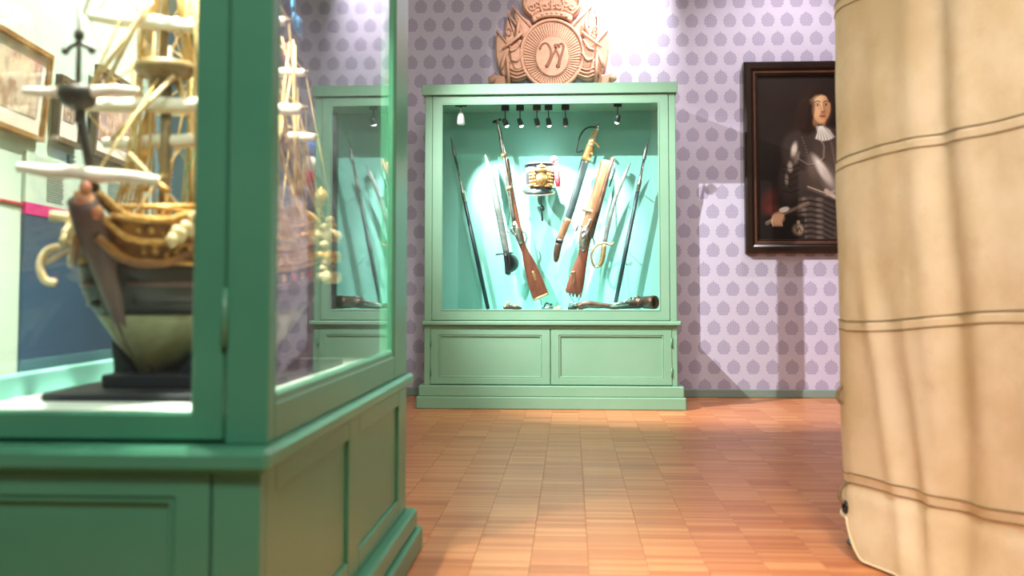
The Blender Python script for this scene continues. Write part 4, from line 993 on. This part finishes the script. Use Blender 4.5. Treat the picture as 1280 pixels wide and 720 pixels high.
# masts: (y, rake, heights of lower, top, topgallant)
def mast(y, zl, zt_, zg, r_):
    b_ = MB(); b_.tube([(0, y, .22), (0, y + .01, zl)], [r_, r_ * .8], 10); b_.tube([(0, y - .012, zl - .08), (0, y - .005, zt_)], [r_ * .7, r_ * .5], 8); b_.tube([(0, y - .012, zt_ - .06), (0, y - .005, zg)], [r_ * .45, r_ * .25], 8)
    b_.build('mast', 'ship_mast', sh)
    tp = MB(); tp.lathe([(.020, -.02), (.055, -.004), (.066, .006), (.070, .012), (.068, .028), (.064, .028), (.062, .012), (.0, .010)], 16, (0, y, zl - .07)); tp.build('fighting_top', 'ship_mast', sh)
    ct = MB(); ct.bbox(-.035, .035, y - .006, y + .006, zt_ - .055, zt_ - .047, .002); ct.bbox(-.006, .006, y - .03, y + .03, zt_ - .047, zt_ - .040, .002); ct.build('crosstrees', 'ship_mast_dark', sh)
def shrouds(y, zl, zt_, sq, nr=6):
    for sg in (-1, 1):
        b_ = MB(); bx, by, bz = hull(sq, 1.0)
        feet = [(sg * (bx + .022), y + .015 + .026 * k, bz - .03) for k in range(nr)]; head = (sg * .008, y + .004, zl - .04)
        for f_ in feet: b_.tube([f_, head], .0034, 5)
        for k in range(1, 15):
            q = k / 16; b_.tube([tuple(np.array(feet[0]) * (1 - q) + np.array(head) * q), tuple(np.array(feet[-1]) * (1 - q) + np.array(head) * q)], .0022, 4)
        fe2 = [(sg * .055, y - .02 + .018 * k, zl - .05) for k in range(4)]; h2 = (0, y, zt_ - .03)
        for f_ in fe2: b_.tube([f_, h2], .0030, 5)
        for k in range(1, 10):
            q = k / 11; b_.tube([tuple(np.array(fe2[0]) * (1 - q) + np.array(h2) * q), tuple(np.array(fe2[-1]) * (1 - q) + np.array(h2) * q)], .0014, 4)
        b_.tube([h2, (sg * (bx + .01), y + .20, bz)], .002, 5)
        b_.build('shrouds', 'rigging', sh, kind='stuff')
def yard(y, z, half, r_, yaw=0.0, tilt=0.0, sail=True, lo=-1.0, dark=False):
    c, s_ = math.cos(R(yaw)), math.sin(R(yaw))
    P_ = lambda u, dy=0, dz=0: (u * half * c, y + u * half * s_ + dy, z + u * half * tilt + dz)
    MB().tube([P_(-1), P_(-.5), P_(0), P_(.5), P_(1)], [r_ * .5, r_ * .85, r_, r_ * .85, r_ * .5], 8).build('yard', 'ship_mast_dark' if dark else 'ship_mast', sh)
    if sail:
        us = np.linspace(lo * .93, .93, 22)
        sl = MB().tube([P_(u, -.012, -.006 - .0015 * math.sin(u * 9)) for u in us], [(r_ * 1.15 + .0075 * (1 - abs(u)) ** .4 * (1 + .10 * math.sin(u * 11 + z * 40))) for u in us], 10).build('furled_sail', 'sail', sh)
FM, MM, ZM = .23, .60, .90
for y, zl, zt_, zg, r_, sq in ((FM, .80, 1.16, 1.42, .014, .24), (MM, .86, 1.26, 1.55, .015, .58), (ZM, .74, 1.02, 1.22, .011, .86)):
    mast(y, zl, zt_, zg, r_); shrouds(y, zl, zt_, sq, 6 if y < .8 else 4)
yard(FM, .665, .205, .010, 6, .0); yard(FM + .03, .585, .17, .008, 0, 0.02); yard(FM, .855, .185, .009, 8, -.10); yard(FM, 1.18, .11, .007, 8, -.05)
yard(MM, .72, .215, .010, 4); yard(MM, .96, .165, .009, 4); yard(MM, 1.30, .10, .006, 4)
yard(ZM, .69, .155, .008, 3); yard(ZM, .885, .12, .007, 3)
MB().tube([(0, ZM - .17, .86), (0, ZM + .28, .58)], [.005, .006], 8).build('lateen_yard', 'ship_mast', sh)
# bowsprit with sprit topmast
MB().tube([(0, .14, .34), (-.004, -.06, .43), (-.008, -.125, .60)], [.013, .012, .009], 8).build('bowsprit', 'ship_mast_dark', sh)
MB().tube([(-.008, -.125, .56), (-.008, -.126, .80)], [.0065, .004], 8).build('sprit_topmast', 'ship_mast_dark', sh)
MB().lathe([(.010, -.03), (.032, -.018), (.038, .0), (.038, .016), (.034, .016), (.0, .006)], 14, (-.008, -.125, .615)).build('sprit_top', 'ship_mast_dark', sh)
b_ = MB(); b_.tube([(-.036, -.126, .705), (-.008, -.126, .722), (.020, -.126, .705)], .005, 6); b_.ball((-.008, -.126, .735), .010, .010, .014); b_.ball((-.036, -.126, .704), .008); b_.ball((.020, -.126, .704), .008); b_.build('sprit_crosstrees', 'ship_mast_dark', sh)
yard(-.085, .468, .155, .006, 3, -.09, True); yard(-.118, .628, .125, .0045, 2, .0, True)
# stays and running rigging
rg = MB()
for a_, b2 in (((0, FM, .75), (0, -.07, .46)), ((0, FM, 1.12), (0, -.12, .60)), ((0, FM, 1.40), (0, -.125, .78)), ((0, MM, .80), (0, .10, .40)), ((0, MM, 1.22), (0, FM, .76)), ((0, MM, 1.52), (0, FM, 1.12)), ((0, ZM, .70), (0, MM, .40)), ((0, ZM, 1.0), (0, MM, .80)), ((0, ZM, 1.2), (0, ZM + .22, zt + .06)), ((0, ZM, .98), (.06, ZM + .21, zt + .03)), ((0, ZM, .98), (-.06, ZM + .21, zt + .03)), ((0, MM, 1.5), (.10, ZM, .48)), ((0, MM, 1.5), (-.10, ZM, .48))):
    rg.tube([a_, b2], .0026, 5)
for sg in (-1, 1):
    for (y, z, h, za) in ((FM, .665, .2, .80), (FM, .855, .18, 1.15), (MM, .72, .21, .86), (MM, .96, .16, 1.25), (ZM, .69, .15, .74), (ZM, .885, .11, 1.0)):
        rg.tube([(sg * h, y + sg * h * .08, z), (0, y, za)], .0018, 4); rg.tube([(sg * h, y + sg * h * .08, z), (sg * .12, y + .30, .42)], .0018, 4)
rg.build('rigging', 'rigging', sh, kind='stuff')
b_ = MB()
for a_, b2 in (((.03, .18, 1.0), (-.10, .12, .66)), ((-.02, .2, .90), (-.14, .16, .70)), ((.04, FM - .04, .72), (-.06, .10, .56)), ((-.05, .16, .54), (.06, FM, .40))): b_.tube([a_, b2], .006, 6)
b_.build('studding_boom', 'ship_cream', sh)
# gilded carving along the upper works, belfry and guns on deck, loose lines
for sg in (-1, 1):
    b_ = MB()
    for t_, n_ in ((.79, 46), (.83, 40), (.92, 44)):
        for k in range(n_):
            s = .03 + .95 * (k + .5) / n_; x, y, z = hull(s, t_ + .012 * math.sin(k * 2.4)); q = .0055 + .003 * abs(math.sin(k * 1.7))
            b_.ball((sg * (x + .008), y, z), q * .8, q * 1.3, q, 6, 4)
    b_.build('gilded_carving', 'ship_gold', sh, kind='stuff')
    b_ = MB()
    for k in range(26):
        s = .10 + .034 * k; x, y, z = hull(s, 1.0); b_.tube([(sg * x, y, z - .002), (sg * x, y, z + .026)], .0035, 5)
    b_.build('balustrade', 'ship_gold', sh, kind='stuff')
    MB().tube([(sg * hull(s, 1.0)[0], hull(s, 1.0)[1], hull(s, 1.0)[2] + .028) for s in np.linspace(.09, .97, 24)], .005, 6).build('hand_rail', 'ship_gold', sh)
    b_ = MB()
    for k in range(10):
        zz = .26 + .018 * k; b_.ball((sg * (.150 - .004 * (k % 3)), 1.02 + .03 * math.sin(k * 1.9), zz), .017, .02, .012, 8, 5)
        b_.ball((sg * (.120 + .012 * math.sin(k)), 1.125, zz + .03), .016, .014, .013, 8, 5)
    b_.build('quarter_carving', 'ship_cream', sh, kind='stuff')
    b_ = MB(); rr_ = random.Random(5 + sg)
    for y, zl, zt_ in ((FM, .80, 1.40), (MM, .86, 1.5), (ZM, .74, 1.2)):
        for k in range(9):
            z1_ = rr_.uniform(zl - .15, zt_); x0_ = sg * rr_.uniform(.02, .15); b_.tube([(x0_, y + rr_.uniform(-.09, .10), .40 + .05 * (y > .8)), (sg * rr_.uniform(0, .10), y + rr_.uniform(-.03, .03), z1_)], rr_.uniform(.0022, .0042), 5)
    b_.build('running_rigging', 'rigging', sh, kind='stuff')
b_ = MB(); b_.bbox(-.035, .035, .17, .20, .385, .40, .003)
for a_ in (-.03, .03): b_.tube([(a_, .185, .40), (a_, .185, .455)], .005, 6)
b_.tube(spline([(-.035, .185, .455), (0, .185, .475), (.035, .185, .455)], 4), .007, 6); b_.build('belfry', 'ship_gold', sh)

# flags
def flag(name, m, y, z, l, h, x=0.0, ph=0.0):
    o = MB().grid([[(x + .02 * math.sin(u * 5 + ph), y + l * u, z - h * v - .25 * l * u * u) for v in np.linspace(0, 1, 4)] for u in np.linspace(0, 1, 10)]).build(name, m, sh)
    md = o.modifiers.new('cloth', 'SOLIDIFY'); md.thickness = .002; return o
ens = flag('ensign', 'flag_blue', 1.15, zt + .30, .16, .05, .03)
for j, c in ((1, 'flag_white'), (2, 'flag_red')):
    o = MB().grid([[(.03 + .02 * math.sin(u * 5), 1.15 + .16 * u, zt + .30 - .05 * j - .05 * v - .04 * u * u) for v in np.linspace(0, 1, 3)] for u in np.linspace(0, 1, 10)]).build('ensign_stripe', c, sh)
    o.modifiers.new('cloth', 'SOLIDIFY').thickness = .002
MB().tube([(.03, 1.14, zt + .02), (.03, 1.15, zt + .33)], .004, 6).build('ensign_staff', 'ship_mast', sh)
flag('pennant', 'flag_red', ZM + .02, .98, .20, .05, .02, 1); flag('blue_pennant', 'flag_sky', ZM, 1.13, .17, .06, .05, 1)

sd = thing('model_stand', 'dark lacquered stand under the ship model on the white case floor', 'stand', (-.93, 2.5, .655))
MB().bbox(-1.10, -.70, 2.02, 3.05, .655, .672, .004).build('base_plate', 'stand', sd)
MB().bbox(-1.03, -.82, 2.14, 3.0, .672, .700, .004).build('keel_block', 'stand', sd)
for yy in (2.26, 2.80):
    xc = -.955 + .056 * (yy - 2.02)
    MB().plate(spline([(xc - .12, .672), (xc - .10, .70), (xc - .105, .77), (xc - .05, .705), (xc, .688), (xc + .05, .705), (xc + .105, .77), (xc + .10, .70), (xc + .12, .672)], 4), yy - .035, yy + .035, .004).build('cradle', 'stand', sd)

# ------------------------------------------------------------------ canvas tent side at right
tn = thing('canvas_tent', 'stained off white canvas tent side with double stitched seams, right foreground', 'tent', (1.5, 2.6, 0))
path = spline([(2.5, 4.45), (1.75, 4.10), (1.25, 3.83), (1.02, 3.66), (.940, 3.54), (.925, 3.42), (.960, 3.31), (1.03, 3.14), (1.2, 2.73), (1.5, 2.0), (1.8, 1.3)], 14)
pp = np.array(path); seg = np.r_[0, np.cumsum(np.hypot(*np.diff(pp, axis=0).T))]
iu = int(np.argmin(np.hypot(pp[:, 0] - .925, pp[:, 1] - 3.42))); U0 = seg[iu]; UMIN, UMAX = -U0, seg[-1] - U0
def tent_pt(u, z, lift=0.0):
    s_ = u + U0
    x = np.interp(s_, seg, pp[:, 0]); y = np.interp(s_, seg, pp[:, 1])
    tx = np.interp(s_ + .02, seg, pp[:, 0]) - np.interp(s_ - .02, seg, pp[:, 0]); ty = np.interp(s_ + .02, seg, pp[:, 1]) - np.interp(s_ - .02, seg, pp[:, 1])
    l_ = math.hypot(tx, ty) + 1e-9; nx, ny = ty / l_, -tx / l_
    g_ = lambda c, w: math.exp(-((u - c) / w) ** 2)
    uc = .47 + .035 * math.sin(z * 2.6 + .6)
    d_ = -.022 * g_(uc, .06) + .008 * g_(uc - .10, .05) + .010 * g_(uc + .11, .06)
    d_ += .011 * g_(.10 + .20 * max(0, 1.0 - z), .035) * min(1, max(0, 1.25 - z) * 2) - .008 * g_(.17 + .22 * max(0, 1.0 - z), .045) * min(1, max(0, 1.25 - z) * 2)
    d_ += .007 * g_(.30 + .16 * max(0, .8 - z), .03) * min(1, max(0, 1.1 - z) * 2) + .006 * g_(.22 - .1 * (z - 1.2), .05) * min(1, max(0, z - .9) * 2)
    d_ += .004 * math.sin(u * 5 + z * 2) + .0012 * math.sin(u * 21 - z * 7) + .0012 * math.sin(z * 17 + u * 5)
    # the foot of the cloth swells out over the floor and turns under
    d_ += .012 * math.exp(-((z - .02) / .13) ** 2) - .006 * math.exp(-((z - .24) / .03) ** 2)
    d_ += lift
    return (x + nx * d_, y + ny * d_, z)
seamz = lambda z0: (lambda u: z0 + .035 * (u / .73) + .010 * math.sin(u * 6 + z0 * 5) * (1 if u > 0 else .5))
levels = [lambda u: .006 + .115 * max(0.0, min(1.0, 1 - u / .10)) ** 1.5, seamz(.250), seamz(.770), seamz(1.310), seamz(1.86), seamz(2.40), seamz(2.95), lambda u: 3.4]
us = np.concatenate([np.linspace(UMIN, -.25, 22), np.linspace(-.24, .95, 130), np.linspace(.97, UMAX, 24)])
for k in range(7):
    rows = 44 if k < 4 else 14; b_ = MB(); lap = .017
    b_.grid([[tent_pt(u, levels[k](u) - (lap if k else 0) + (levels[k + 1](u) + (lap if k < 6 else 0) - levels[k](u) + (lap if k else 0)) * j / rows, .0035 * (j / rows)) for j in range(rows + 1)] for u in us])
    o = b_.build('canvas_panel', 'canvas', tn); md = o.modifiers.new('cloth', 'SOLIDIFY'); md.thickness = .0025; md.offset = -1
    if k:
        for dz in (-.016, .016):
            MB().tube([tent_pt(u, levels[k](u) + dz, .004) for u in us], .0019, 5).build('seam_stitching', 'stitch', tn)
MB().tube([tent_pt(u, levels[0](u) + .004, .003) for u in us], .0035, 6).build('hem_rope', 'canvas', tn)
for u_, z_ in ((-.015, .158),):
    c = Vector(tent_pt(u_, z_, .004)); nrm = Vector((-.99, -.1, 0))
    q_ = Vector((0, 0, 1)).rotation_difference(nrm)
    MB().tube([c + q_ @ Vector((.017 * math.cos(a_), .017 * math.sin(a_), 0)) for a_ in [i * math.pi / 8 for i in range(17)]], .006, 6).build('eyelet', 'black', tn)
    for dz in (0, .33): MB().tube(spline([c + Vector((0, 0, dz)) + v_ for v_ in (Vector((-.004, 0, .012)), Vector((-.018, .005, .035)), Vector((-.010, .01, .06)), Vector((.006, .015, .075)))], 5), .006, 6).build('lacing_loop', 'rope', tn)
po = thing('tent_pole', 'wooden tent pole with grey metal foot showing under canvas edge', 'pole', (1.035, 3.575, 0))
MB().lathe([(.0, 0), (.075, 0), (.078, .006), (.070, .016), (.045, .022), (.040, .05), (.034, .052)], 24, (1.035, 3.575, 0)).build('pole_foot', 'zinc', po)
MB().lathe([(.030, .03), (.030, 3.3), (.0, 3.3)], 16, (1.06, 3.62, .0)).build('pole_shaft', 'walnut_light', po)
